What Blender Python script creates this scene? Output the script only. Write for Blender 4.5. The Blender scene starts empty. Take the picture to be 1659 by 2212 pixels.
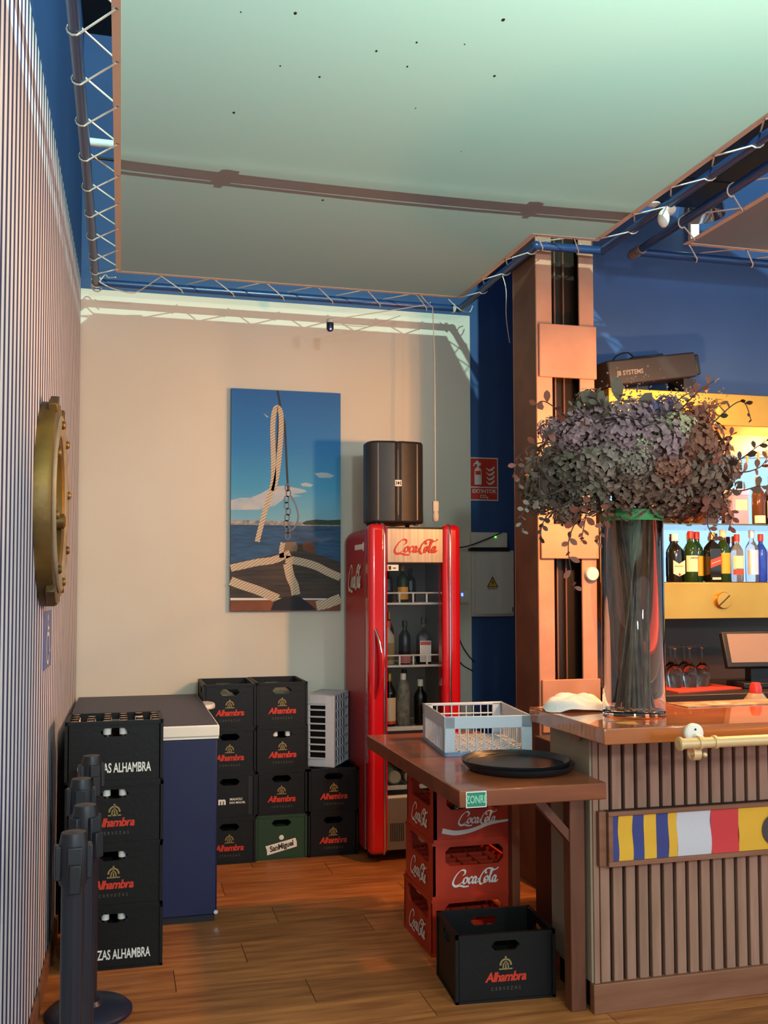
import bpy, bmesh, random
from math import *
from mathutils import Vector, Matrix

random.seed(11)
S = bpy.context.scene
COL = S.collection

# ------------------------------------------------------------------ camera
FPX = 2150.0
YAW, PITCH, ROLL = atan2(829.5 - 262, FPX), radians(2.7), radians(-0.12)
fw = Vector((sin(YAW) * cos(PITCH), cos(YAW) * cos(PITCH), sin(PITCH)))
rt = Vector((cos(YAW), -sin(YAW), 0))
up = rt.cross(fw)
rt, up = rt * cos(ROLL) + up * sin(ROLL), up * cos(ROLL) - rt * sin(ROLL)
cam_d = bpy.data.cameras.new('camera')
cam = bpy.data.objects.new('camera', cam_d)
COL.objects.link(cam)
cam_d.sensor_fit = 'VERTICAL'
cam_d.sensor_height = 24.0
cam_d.lens = FPX / 2212 * 24.0
cam_d.shift_y = 59.0 / 2212
cam_d.clip_start = 0.05
m = Matrix((rt, up, -fw)).transposed().to_4x4()
m.translation = (0, 0, 1.55)
cam.matrix_world = m
S.camera = cam

# ------------------------------------------------------------------ light and exposure
S.view_settings.view_transform = 'Standard'
S.view_settings.look = 'None'
S.view_settings.gamma = 1.0
S.view_settings.exposure = 0.55
S.view_settings.use_curve_mapping = False
W = bpy.data.worlds.new('World'); S.world = W
W.use_nodes = True
bg = W.node_tree.nodes['Background']
bg.inputs[0].default_value = (0.76, 0.89, 1.0, 1)
bg.inputs[1].default_value = 1.15


def light(name, typ, loc, power, col, size=0.1, rot=None, parent=None, **k):
    d = bpy.data.lights.new(name, typ)
    d.energy = power
    d.color = col
    if typ == 'AREA':
        d.shape = 'RECTANGLE'; d.size, d.size_y = size if isinstance(size, tuple) else (size, size)
    else:
        d.shadow_soft_size = size
    for a, v in k.items(): setattr(d, a, v)
    o = bpy.data.objects.new(name, d)
    COL.objects.link(o)
    o.location = loc
    if rot: o.rotation_euler = rot
    if parent: o.parent = parent
    return o


WARM = (1.0, 0.43, 0.13)
# unseen fill lamps added behind and to the right of the photographer
light('room_fill_light', 'POINT', (2.6, -1.5, 2.8), 120, (0.95, 0.96, 0.95), 0.12)
light('room_fill_light', 'POINT', (0.8, -2.2, 2.8), 185, (0.78, 1.0, 1.0), 0.12)

# ------------------------------------------------------------------ helpers
def lin(h):
    h = h.lstrip('#')
    c = [int(h[i:i + 2], 16) / 255 for i in (0, 2, 4)]
    return tuple(x / 12.92 if x <= 0.04045 else ((x + 0.055) / 1.055) ** 2.4 for x in c) + (1,)


MATS = {}


def M(name, col, rough=0.5, metal=0.0, noise=None, bump=None, trans=0.0, emis=None, ior=1.45, coat=0.0, coords='Object', stretch=(1, 1, 1), spec=0.5, rnd=0.0):
    if name in MATS: return MATS[name]
    mt = bpy.data.materials.new(name); mt.use_nodes = True
    nt = mt.node_tree; b = nt.nodes['Principled BSDF']
    I = b.inputs
    c = lin(col)
    I['Base Color'].default_value = c
    I['Roughness'].default_value = rough
    I['Metallic'].default_value = metal
    I['IOR'].default_value = ior
    I['Specular IOR Level'].default_value = spec
    I['Transmission Weight'].default_value = trans
    I['Coat Weight'].default_value = coat
    if emis:
        I['Emission Color'].default_value = lin(emis[0]); I['Emission Strength'].default_value = emis[1]
    src = None
    if noise or bump:
        tc = nt.nodes.new('ShaderNodeTexCoord'); mp = nt.nodes.new('ShaderNodeMapping')
        mp.inputs['Scale'].default_value = stretch
        nt.links.new(tc.outputs[coords], mp.inputs[0])
        src = mp.outputs[0]
    if noise:
        col2, scale, detail = noise
        n = nt.nodes.new('ShaderNodeTexNoise'); n.inputs['Scale'].default_value = scale; n.inputs['Detail'].default_value = detail
        nt.links.new(src, n.inputs['Vector'])
        r = nt.nodes.new('ShaderNodeValToRGB')
        r.color_ramp.elements[0].position = 0.32; r.color_ramp.elements[1].position = 0.68
        r.color_ramp.elements[0].color = lin(col2); r.color_ramp.elements[1].color = c
        nt.links.new(n.outputs['Fac'], r.inputs[0])
        out = r.outputs[0]
        if rnd:
            oi = nt.nodes.new('ShaderNodeObjectInfo'); hs = nt.nodes.new('ShaderNodeHueSaturation')
            mr = nt.nodes.new('ShaderNodeMapRange'); mr.inputs['To Min'].default_value = 1 - rnd; mr.inputs['To Max'].default_value = 1 + rnd
            nt.links.new(oi.outputs['Random'], mr.inputs['Value']); nt.links.new(mr.outputs[0], hs.inputs['Value'])
            nt.links.new(out, hs.inputs['Color']); out = hs.outputs[0]
            ad = nt.nodes.new('ShaderNodeVectorMath'); ad.operation = 'ADD'
            sc = nt.nodes.new('ShaderNodeVectorMath'); sc.operation = 'SCALE'; sc.inputs['Scale'].default_value = 37.0
            cb = nt.nodes.new('ShaderNodeCombineXYZ')
            nt.links.new(oi.outputs['Random'], cb.inputs[0]); nt.links.new(oi.outputs['Random'], cb.inputs[1])
            nt.links.new(cb.outputs[0], sc.inputs[0]); nt.links.new(src, ad.inputs[0]); nt.links.new(sc.outputs[0], ad.inputs[1])
            nt.links.new(ad.outputs[0], n.inputs['Vector'])
        nt.links.new(out, I['Base Color'])
    if bump:
        n = nt.nodes.new('ShaderNodeTexNoise'); n.inputs['Scale'].default_value = bump[0]; n.inputs['Detail'].default_value = 4
        nt.links.new(src, n.inputs['Vector'])
        bp = nt.nodes.new('ShaderNodeBump'); bp.inputs['Strength'].default_value = bump[1]; bp.inputs['Distance'].default_value = 0.01
        nt.links.new(n.outputs['Fac'], bp.inputs['Height']); nt.links.new(bp.outputs[0], I['Normal'])
    MATS[name] = mt
    return mt


class MB:
    def __init__(s): s.v = []; s.f = []

    def add(s, vs, fs, mat=None):
        o = len(s.v)
        s.v += [tuple(mat @ Vector(v)) if mat is not None else tuple(v) for v in vs]
        s.f += [tuple(i + o for i in f) for f in fs]
        return s

    def box(s, x0, x1, y0, y1, z0, z1, mat=None):
        return s.add([(x0, y0, z0), (x1, y0, z0), (x1, y1, z0), (x0, y1, z0), (x0, y0, z1), (x1, y0, z1), (x1, y1, z1), (x0, y1, z1)],
                     [(0, 3, 2, 1), (4, 5, 6, 7), (0, 1, 5, 4), (1, 2, 6, 5), (2, 3, 7, 6), (3, 0, 4, 7)], mat)

    def prism(s, poly, z0, z1, mat=None):
        n = len(poly)
        vs = [(x, y, z0) for x, y in poly] + [(x, y, z1) for x, y in poly]
        fs = [tuple(range(n))[::-1], tuple(range(n, 2 * n))] + [(i, (i + 1) % n, n + (i + 1) % n, n + i) for i in range(n)]
        return s.add(vs, fs, mat)

    def bar(s, p, q, w, h, upv=(0, 0, 1)):
        p, q = Vector(p), Vector(q); d = (q - p).normalized(); u = Vector(upv)
        a = d.cross(u).normalized() * w / 2; b = a.cross(d).normalized() * h / 2
        vs = [p - a - b, p + a - b, p + a + b, p - a + b, q - a - b, q + a - b, q + a + b, q - a + b]
        return s.add(vs, [(0, 1, 2, 3), (4, 7, 6, 5), (0, 4, 5, 1), (1, 5, 6, 2), (2, 6, 7, 3), (3, 7, 4, 0)])

    def cyl(s, p, q, r, n=14, r2=None):
        p, q = Vector(p), Vector(q); d = (q - p).normalized()
        a = d.orthogonal().normalized(); b = d.cross(a); r2 = r if r2 is None else r2
        cs = [(cos(2 * pi * i / n), sin(2 * pi * i / n)) for i in range(n)]
        vs = [p + a * c * r + b * t * r for c, t in cs] + [q + a * c * r2 + b * t * r2 for c, t in cs]
        fs = [(i, (i + 1) % n, n + (i + 1) % n, n + i) for i in range(n)] + [tuple(range(n))[::-1], tuple(range(n, 2 * n))]
        return s.add(vs, fs)

    def tube(s, pts, r, n=6, closed=False):
        pts = [Vector(p) for p in pts]; k = len(pts)
        d0 = (pts[1] - pts[0]).normalized(); a = d0.orthogonal().normalized()
        vs = []
        for i, p in enumerate(pts):
            if closed: d = (pts[(i + 1) % k] - pts[i - 1]).normalized()
            elif i == 0: d = d0
            elif i == k - 1: d = (pts[i] - pts[i - 1]).normalized()
            else: d = (pts[i + 1] - pts[i - 1]).normalized()
            a = (a - d * a.dot(d))
            a = a.normalized() if a.length > 1e-6 else d.orthogonal().normalized()
            b = d.cross(a)
            rr = r[i] if isinstance(r, (list, tuple)) else r
            vs += [p + (a * cos(2 * pi * j / n) + b * sin(2 * pi * j / n)) * rr for j in range(n)]
        fs = []
        for i in range(k if closed else k - 1):
            o, q = i * n, ((i + 1) % k) * n
            fs += [(o + j, o + (j + 1) % n, q + (j + 1) % n, q + j) for j in range(n)]
        if not closed: fs += [tuple(range(n))[::-1], tuple(range((k - 1) * n, k * n))]
        return s.add(vs, fs)

    def lathe(s, prof, n=18, mat=None):
        vs = []; fs = []; k = len(prof)
        for r, z in prof: vs += [(r * cos(2 * pi * j / n), r * sin(2 * pi * j / n), z) for j in range(n)]
        for i in range(k - 1):
            fs += [(i * n + j, i * n + (j + 1) % n, (i + 1) * n + (j + 1) % n, (i + 1) * n + j) for j in range(n)]
        flat = abs(prof[-1][1] - prof[0][1]) < 1e-9
        if prof[0][0] > 1e-5 and not flat: fs.append(tuple(range(n))[::-1])
        if prof[-1][0] > 1e-5 and not flat: fs.append(tuple(range((k - 1) * n, k * n)))
        return s.add(vs, fs, mat)

    def ribbon(s, pts, ws, mat=None, z=0.0):
        k = len(pts); vs = []
        for i, (x, y) in enumerate(pts):
            a = pts[max(i - 1, 0)]; b = pts[min(i + 1, k - 1)]
            dx, dy = b[0] - a[0], b[1] - a[1]; L = hypot(dx, dy) or 1
            w = ws[i] if isinstance(ws, (list, tuple)) else ws
            zz = z * i
            vs += [(x - dy / L * w / 2, y + dx / L * w / 2, zz), (x + dy / L * w / 2, y - dx / L * w / 2, zz)]
        return s.add(vs, [(2 * i, 2 * i + 1, 2 * i + 3, 2 * i + 2) for i in range(k - 1)], mat)

    def poly(s, pts, mat=None, z=0.0):
        return s.add([(x, y, z) for x, y in pts], [tuple(range(len(pts)))], mat)

    def text(s, key, mat):
        vs, fs = TXT[key]
        return s.add(vs, fs, mat)

    def ball(s, c, r, n=8, sc=(1, 1, 1)):
        prof = [(max(r * sin(pi * i / n), 1e-6), -r * cos(pi * i / n)) for i in range(n + 1)]
        return s.lathe(prof, n + 2, Matrix.Translation(c) @ Matrix.Diagonal((*sc, 1)))

    def build(s, name, mat, parent=None, smooth=0, bevel=0, seg=2, loc=None):
        me = bpy.data.meshes.new(name)
        me.from_pydata(s.v, [], s.f)
        if isinstance(mat, str): mat = MATS[mat]
        me.materials.append(mat)
        bm = bmesh.new(); bm.from_mesh(me)
        bmesh.ops.remove_doubles(bm, verts=bm.verts, dist=1e-6)
        bmesh.ops.recalc_face_normals(bm, faces=bm.faces)
        bm.to_mesh(me); bm.free()
        if smooth:
            me.shade_smooth(); me.set_sharp_from_angle(angle=radians(smooth))
        o = bpy.data.objects.new(name, me); COL.objects.link(o)
        if parent: o.parent = parent
        if loc: o.location = loc
        if bevel:
            b = o.modifiers.new('bevel', 'BEVEL'); b.width = bevel; b.segments = seg; b.limit_method = 'ANGLE'; b.angle_limit = radians(40)
            b.harden_normals = False
            me.shade_smooth(); me.set_sharp_from_angle(angle=radians(30 if seg > 2 else 50))
        return o


def tag(o, label, cat=None, group=None, kind=None):
    o['label'] = label
    if cat: o['category'] = cat
    if group: o['group'] = group
    if kind: o['kind'] = kind
    return o


def thing(name, label, cat, loc=(0, 0, 0), rz=0, group=None):
    o = bpy.data.objects.new(name, None); COL.objects.link(o)
    o.empty_display_size = 0.05
    o.location = loc; o.rotation_euler = (0, 0, rz)
    return tag(o, label, cat, group)


def struct(o, label=None):
    o['kind'] = 'structure'
    if label: o['label'] = label
    return o


def dup(o, parent=None, loc=None, rz=None, label=None, group=None):
    c = o.copy(); COL.objects.link(c)
    if parent: c.parent = parent
    for ch in list(o.children): dup(ch, c)
    if loc: c.location = loc
    if rz is not None: c.rotation_euler = (0, 0, rz)
    if label: c['label'] = label
    if group: c['group'] = group
    return c


def basis(x, y, z, o=(0, 0, 0), s=1.0):
    mm = Matrix((Vector(x) * s, Vector(y) * s, Vector(z) * s)).transposed().to_4x4()
    mm.translation = o
    return mm


def FRONT(x, y, z, s=1.0): return basis((1, 0, 0), (0, 0, 1), (0, -1, 0), (x, y, z), s)      # faces the camera side (-Y)
def SIDEL(x, y, z, s=1.0): return basis((0, -1, 0), (0, 0, 1), (-1, 0, 0), (x, y, z), s)     # faces -X
def SIDER(x, y, z, s=1.0): return basis((0, 1, 0), (0, 0, 1), (1, 0, 0), (x, y, z), s)       # faces +X


def crom(pts, n=8, closed=False):
    out = []; k = len(pts); P = [Vector(p) for p in pts]
    for i in range(k if closed else k - 1):
        g = (lambda j: P[j % k]) if closed else (lambda j: P[min(max(j, 0), k - 1)])
        a, b, c, d = g(i - 1), g(i), g(i + 1), g(i + 2)
        for t in range(n):
            t /= n
            out.append(0.5 * ((2 * b) + (c - a) * t + (2 * a - 5 * b + 4 * c - d) * t * t + (3 * b - a - 3 * c + d) * t ** 3))
    if not closed: out.append(P[-1])
    return out


TXT = {}


def make_text(body, size=1.0, shear=0.0, bold=0.0, sx=1.0, align='CENTER', space=1.0):
    cu = bpy.data.curves.new('t', 'FONT'); cu.body = body; cu.size = size; cu.shear = shear; cu.offset = bold
    cu.align_x = align; cu.align_y = 'CENTER'; cu.resolution_u = 3; cu.space_character = space
    o = bpy.data.objects.new('t', cu); COL.objects.link(o)
    bpy.context.view_layer.update()
    me = bpy.data.meshes.new_from_object(o.evaluated_get(bpy.context.evaluated_depsgraph_get()))
    TXT[body] = ([(v.co.x * sx, v.co.y, 0) for v in me.vertices], [tuple(p.vertices) for p in me.polygons])
    bpy.data.objects.remove(o); bpy.data.curves.remove(cu); bpy.data.meshes.remove(me)


make_text('Alhambra', 1, 0.25, 0.035, 0.92, space=0.92)
make_text('CERVEZAS', 1, 0, 0, 0.9, space=1.7)
make_text('CERVEZAS ALHAMBRA', 1, 0, 0.02, 0.72)
make_text('SanMiguel', 1, 0.15, 0.03, 0.85, space=0.95)
make_text('m', 1, 0, 0.05)
make_text('MAHOU', 1, 0, 0.02); make_text('SAN MIGUEL', 1, 0, 0.02)
make_text('EXTINTOR', 1, 0, 0.03); make_text('CO\u2082', 1, 0, 0.03); make_text('CO2', 1, 0, 0.02)
make_text('ZONRE', 1, 0, 0.02, 0.62)
make_text('JB SYSTEMS', 1, 0.1, 0.02)
make_text("Ballantine's", 1, 0.3, 0.01)
make_text('JOHNNIE WALKER', 1, 0, 0.01); make_text('JAMESON', 1, 0, 0.02); make_text('ELECTRICO', 1, 0, 0.03)


def pen(mb, pts, mat, wmin, wmax, ang=radians(35), n=7, closed=False):
    c = crom(pts, n, closed)
    if closed: c.append(c[0].copy())
    k = len(c); ws = []
    for i in range(k):
        d = c[min(i + 1, k - 1)] - c[max(i - 1, 0)]
        ws.append(wmin + (wmax - wmin) * abs(sin(atan2(d.y, d.x) - ang)))
    mb.ribbon([(p.x, p.y) for p in c], ws, mat, z=0.0006)


COLA = [  # spencerian letter strokes, unit height about 1, width about 3.1
    [(0.72, 0.60), (0.86, 0.72), (0.84, 0.92), (0.62, 0.98), (0.34, 0.78), (0.12, 0.42), (0.06, 0.12), (0.22, -0.04), (0.48, 0.02), (0.72, 0.18), (0.86, 0.33)],
    [(0.98, 0.48), (0.86, 0.40), (0.80, 0.18), (0.90, 0.06), (1.03, 0.16), (1.08, 0.36), (0.98, 0.48), (1.06, 0.40), (1.18, 0.42)],
    [(1.42, 0.40), (1.36, 0.48), (1.24, 0.40), (1.18, 0.18), (1.28, 0.06), (1.44, 0.18)],
    [(1.70, 0.42), (1.58, 0.48), (1.48, 0.30), (1.47, 0.12), (1.56, 0.06), (1.66, 0.24), (1.72, 0.46), (1.66, 0.14), (1.74, 0.06), (1.86, 0.20)],
    [(0.10, 0.02), (0.30, -0.10), (0.62, -0.06), (0.90, -0.14), (1.22, -0.12)],
    [(1.82, 0.30), (1.98, 0.32)],
    [(2.46, 0.66), (2.34, 0.74), (2.42, 0.94), (2.66, 0.98), (2.92, 0.86), (3.16, 0.92), (3.22, 1.02)],
    [(2.60, 0.98), (2.30, 0.90), (2.04, 0.52), (1.96, 0.14), (2.10, -0.04), (2.28, 0.06), (2.42, 0.28)],
    [(2.46, 0.48), (2.34, 0.40), (2.30, 0.18), (2.40, 0.06), (2.52, 0.16), (2.56, 0.36), (2.46, 0.48), (2.56, 0.42), (2.66, 0.46)],
    [(2.62, 0.30), (2.76, 0.62), (2.84, 0.90), (2.76, 0.92), (2.70, 0.60), (2.68, 0.20), (2.76, 0.06), (2.88, 0.20)],
    [(3.12, 0.42), (3.00, 0.48), (2.90, 0.30), (2.89, 0.12), (2.98, 0.06), (3.08, 0.24), (3.14, 0.46), (3.08, 0.14), (3.16, 0.06), (3.28, 0.20)],
]


def cola(mb, mat, bold=1.0):
    sh = mat @ Matrix(((1, 0.12, 0, -1.65), (0, 1, 0, -0.45), (0, 0, 1, 0), (0, 0, 0, 1)))
    for i_, st in enumerate(COLA): pen(mb, [(x, y, 0) for x, y in st], sh @ Matrix.Translation((0, 0, 0.005 * i_)), 0.05 * bold, 0.15 * bold)
    return mb

# ------------------------------------------------------------------ materials
M('cream_wall', 'ddd5c6', 0.75, bump=(60, 0.05), noise=('d8cebc', 1.3, 2))
M('navy_wall', '325286', 0.6, bump=(40, 0.06), noise=('2c4a7c', 2.0, 3))
M('dark_ceiling', '10161f', 0.9)
M('wood_plank', 'bd7841', 0.42, noise=('8c5028', 3.0, 6), bump=(30, 0.12), stretch=(0.9, 9, 1), rnd=0.16)
M('grout', '4a2c18', 0.9)
M('base_wood', '8a5634', 0.5, noise=('6e4226', 3, 5), stretch=(9, 1, 1))
M('pipe_blue', '223f6c', 0.28, spec=0.6)
M('rope_white', 'd8cfc2', 0.8, bump=(300, 0.3))
M('hem', 'cdb8a8', 0.85)
M('chrome', 'd8d8dc', 0.12, 1.0)
M('steel', '7c7876', 0.42, 0.9, noise=('6c6866', 3, 2), stretch=(40, 1, 1))
M('pipe_white', 'cfd6d6', 0.4)
M('copper_paint', 'b9876d', 0.5, 0.15, noise=('a87660', 5, 4), bump=(18, 0.12))
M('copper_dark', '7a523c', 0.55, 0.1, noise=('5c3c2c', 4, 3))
M('web_dark', '2e2219', 0.35, 0.3)
M('brass', 'c99b4a', 0.34, 0.85, noise=('b98a3e', 3, 4), bump=(25, 0.05))
M('bronze', '9a7636', 0.45, 0.6, noise=('58442a', 3.2, 5), bump=(20, 0.25))
M('bronze_face', 'b09c80', 0.55, 0.25, noise=('8c7a60', 8, 4))
M('black_plastic', '17171a', 0.42, bump=(80, 0.05))
M('crate_black', '0d0c0c', 0.5, bump=(50, 0.08), noise=('0a0909', 6, 3), spec=0.35)
M('crate_green', '1c3a22', 0.5, bump=(50, 0.08))
M('crate_red', 'bf371a', 0.45, noise=('a82c14', 4, 3))
M('white_print', 'e4e2da', 0.6)
M('red_print', 'c8331c', 0.6)
M('gold_print', '8f7a48', 0.6)
M('grey_print', '5c564c', 0.6)
M('dark_print', '2a2018', 0.6)
M('navy_paint', '161d4a', 0.5, noise=('131a42', 3, 2))
M('freezer_top', '34344e', 0.5, noise=('2c2c46', 2.5, 5))
M('white_plastic', 'e6dfd2', 0.45)
M('grey_plastic', 'b9bec6', 0.45)
M('white_metal', 'd8d2c8', 0.4)
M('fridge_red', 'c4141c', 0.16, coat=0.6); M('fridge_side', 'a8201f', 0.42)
M('fridge_inside', '8c8880', 0.5)
M('speaker_black', '2a2524', 0.35, bump=(400, 0.15))
M('glass_thin', 'ffffff', 0.02, trans=1.0, ior=1.12)
M('glass', 'f4f8f6', 0.01, trans=1.0, ior=1.3)
M('table_wood', '8c4a2a', 0.3, noise=('6e3820', 2.2, 5), stretch=(1, 7, 7), coat=0.25)
M('counter_wood', 'b4602e', 0.2, noise=('965022', 2.2, 5), stretch=(1, 7, 7), coat=0.9)
M('slat_wood', '9c7460', 0.55, noise=('8a6450', 3, 5), stretch=(14, 14, 1.2), rnd=0.12)
M('slat_back', '2a160e', 0.8)
M('frame_wood', '8a5a42', 0.5, noise=('76492f', 3, 4), stretch=(1, 8, 8))
M('post_wood', '70412a', 0.5, noise=('5c3320', 3, 4), stretch=(8, 8, 1))
M('plaster_end', '9c8c76', 0.8, bump=(30, 0.1), noise=('8c7c66', 3, 3))
M('flag_blue', '3c3f78', 0.85, bump=(120, 0.08)); M('flag_yellow', 'dba431', 0.85, bump=(120, 0.08))
M('flag_white', 'c6bfc4', 0.85, bump=(120, 0.08)); M('flag_red', 'c93a3c', 0.85, bump=(120, 0.08)); M('flag_dark', '4a3c40', 0.85)
M('led_green', '30ff40', 0.5, emis=('40ff30', 6)); M('led_blue', '3040ff', 0.5, emis=('3a50ff', 6)); M('led_orange', 'ff6020', 0.5, emis=('ff5a18', 2.5))
M('cable_black', '141312', 0.6)
M('mirror', 'b4d2ee', 0.03, 1.0)
M('back_dark', '3a2c26', 0.5)
M('mat_red', 'b03a2c', 0.6)
M('screen_grey', '8a7468', 0.25)
M('cloth', 'd4ccc4', 0.9, bump=(60, 0.2))
M('ribbon_green', '3f8a4a', 0.5)
M('stem', '6e5844', 0.8, noise=('4a3a2c', 20, 3))


def wave_stripes():
    mt = bpy.data.materials.new('striped_wallpaper'); mt.use_nodes = True; MATS['stripes'] = mt
    nt = mt.node_tree; b = nt.nodes['Principled BSDF']; b.inputs['Roughness'].default_value = 0.7
    tc = nt.nodes.new('ShaderNodeTexCoord'); sp = nt.nodes.new('ShaderNodeSeparateXYZ')
    nt.links.new(tc.outputs['Object'], sp.inputs[0])
    mu = nt.nodes.new('ShaderNodeMath'); mu.operation = 'MULTIPLY'; mu.inputs[1].default_value = 1 / 0.089
    fr = nt.nodes.new('ShaderNodeMath'); fr.operation = 'FRACT'
    gt = nt.nodes.new('ShaderNodeMath'); gt.operation = 'GREATER_THAN'; gt.inputs[1].default_value = 0.56
    mx = nt.nodes.new('ShaderNodeMix'); mx.data_type = 'RGBA'
    mx.inputs[6].default_value = lin('e2dcdc'); mx.inputs[7].default_value = lin('2a2a5c')
    nt.links.new(sp.outputs['Y'], mu.inputs[0]); nt.links.new(mu.outputs[0], fr.inputs[0]); nt.links.new(fr.outputs[0], gt.inputs[0])
    nt.links.new(gt.outputs[0], mx.inputs[0]); nt.links.new(mx.outputs[2], b.inputs['Base Color'])


wave_stripes()


def canvas_mat():
    mt = bpy.data.materials.new('sail_canvas'); mt.use_nodes = True; MATS['canvas'] = mt
    nt = mt.node_tree; nt.nodes.remove(nt.nodes['Principled BSDF'])
    d = nt.nodes.new('ShaderNodeBsdfDiffuse'); t = nt.nodes.new('ShaderNodeBsdfTranslucent'); mx = nt.nodes.new('ShaderNodeMixShader')
    d.inputs[0].default_value = lin('aaa6a4'); t.inputs[0].default_value = lin('c8d2c4'); mx.inputs[0].default_value = 0.5
    nt.links.new(d.outputs[0], mx.inputs[1]); nt.links.new(t.outputs[0], mx.inputs[2])
    nt.links.new(mx.outputs[0], nt.nodes['Material Output'].inputs[0])


canvas_mat()

# ------------------------------------------------------------------ the room
YB, YBAR, ZC = 6.14, 5.05, 4.9


def xw(y): return -0.285 + 0.0152 * (y - 3.8)


fl = MB().box(-0.6, 8, -4, 6.4, -0.12, -0.004).build('floor', 'grout'); struct(fl, 'wooden plank floor')
base = MB().box(-0.05, 8, -4, 2.35, -0.004, 0).build('near_planks', 'base_wood', fl)
base['kind'] = 'stuff'
plank_me = None
k = 0
yrow = 2.352
rows = 0
while yrow < 6.1:
    x = -0.33 - [0.35, 0.95, 0.15, 0.65][rows % 4]
    while x < 3.4:
        x1 = x + 1.2
        if x1 > -0.3:
            if plank_me is None:
                p = MB().box(-0.5985, 0.5985, -0.1135, 0.1135, -0.004, 0).build('plank', 'wood_plank', fl, bevel=0)
                plank_me = p
            else:
                p = plank_me.copy(); COL.objects.link(p)
            p.location = (x + 0.6, yrow + 0.115, random.uniform(0, 0.0006))
        x = x1
    yrow += 0.23; rows += 1

poly = [(xw(-4), -4), (xw(6.3), 6.3), (xw(6.3) - 0.15, 6.3), (xw(-4) - 0.15, -4)]
ZS = 3.38
struct(MB().prism(poly, 0, ZS).build('wall_left', 'stripes'), 'white and navy striped wallpaper wall')
struct(MB().prism(poly, ZS, ZC).build('wall_left_upper', 'navy_wall'), 'navy band above the striped wall')
# skirting board of the striped wall
bp_ = [(xw(-1), -1), (xw(-1) + 0.014, -1), (xw(6.1) + 0.014, 6.1), (xw(6.1), 6.1)]
struct(MB().prism(bp_, 0, 0.085).build('baseboard_left', 'frame_wood', bevel=0.004), 'brown wooden skirting board')
wb = MB().box(-0.5, 2.62, YB, YB + 0.15, 0, ZC).build('wall_back', 'navy_wall'); struct(wb, 'navy painted back wall')
struct(MB().box(xw(6.1) - 0.05, 2.205, YB - 0.012, YB, 0, 3.33).build('wall_back_panel', 'cream_wall'), 'cream painted part of the back wall')
struct(MB().box(2.54, 2.7, YBAR + 0.12, YB, 0, ZC).build('wall_return', 'navy_wall'), 'navy return wall behind the column')
struct(MB().box(2.41, 8, YBAR, YBAR + 0.12, 0, ZC).build('wall_bar', 'navy_wall'), 'navy wall behind the bar')
struct(MB().box(-0.6, 8, -4, 6.3, ZC, ZC + 0.1).build('ceiling', 'dark_ceiling'), 'dark ceiling above the sails')

# ------------------------------------------------------------------ canvas sails, pipe frames, lacing
ZP = 3.30


def sail(x, y, x0, x1, y0, y1, depth):
    u = min(max((x - x0) / (x1 - x0), 0), 1); v = min(max((y - y0) / (y1 - y0), 0), 1)
    return ZP - depth * (sin(pi * u) ** 0.7) * (sin(pi * v) ** 0.8)


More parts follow.
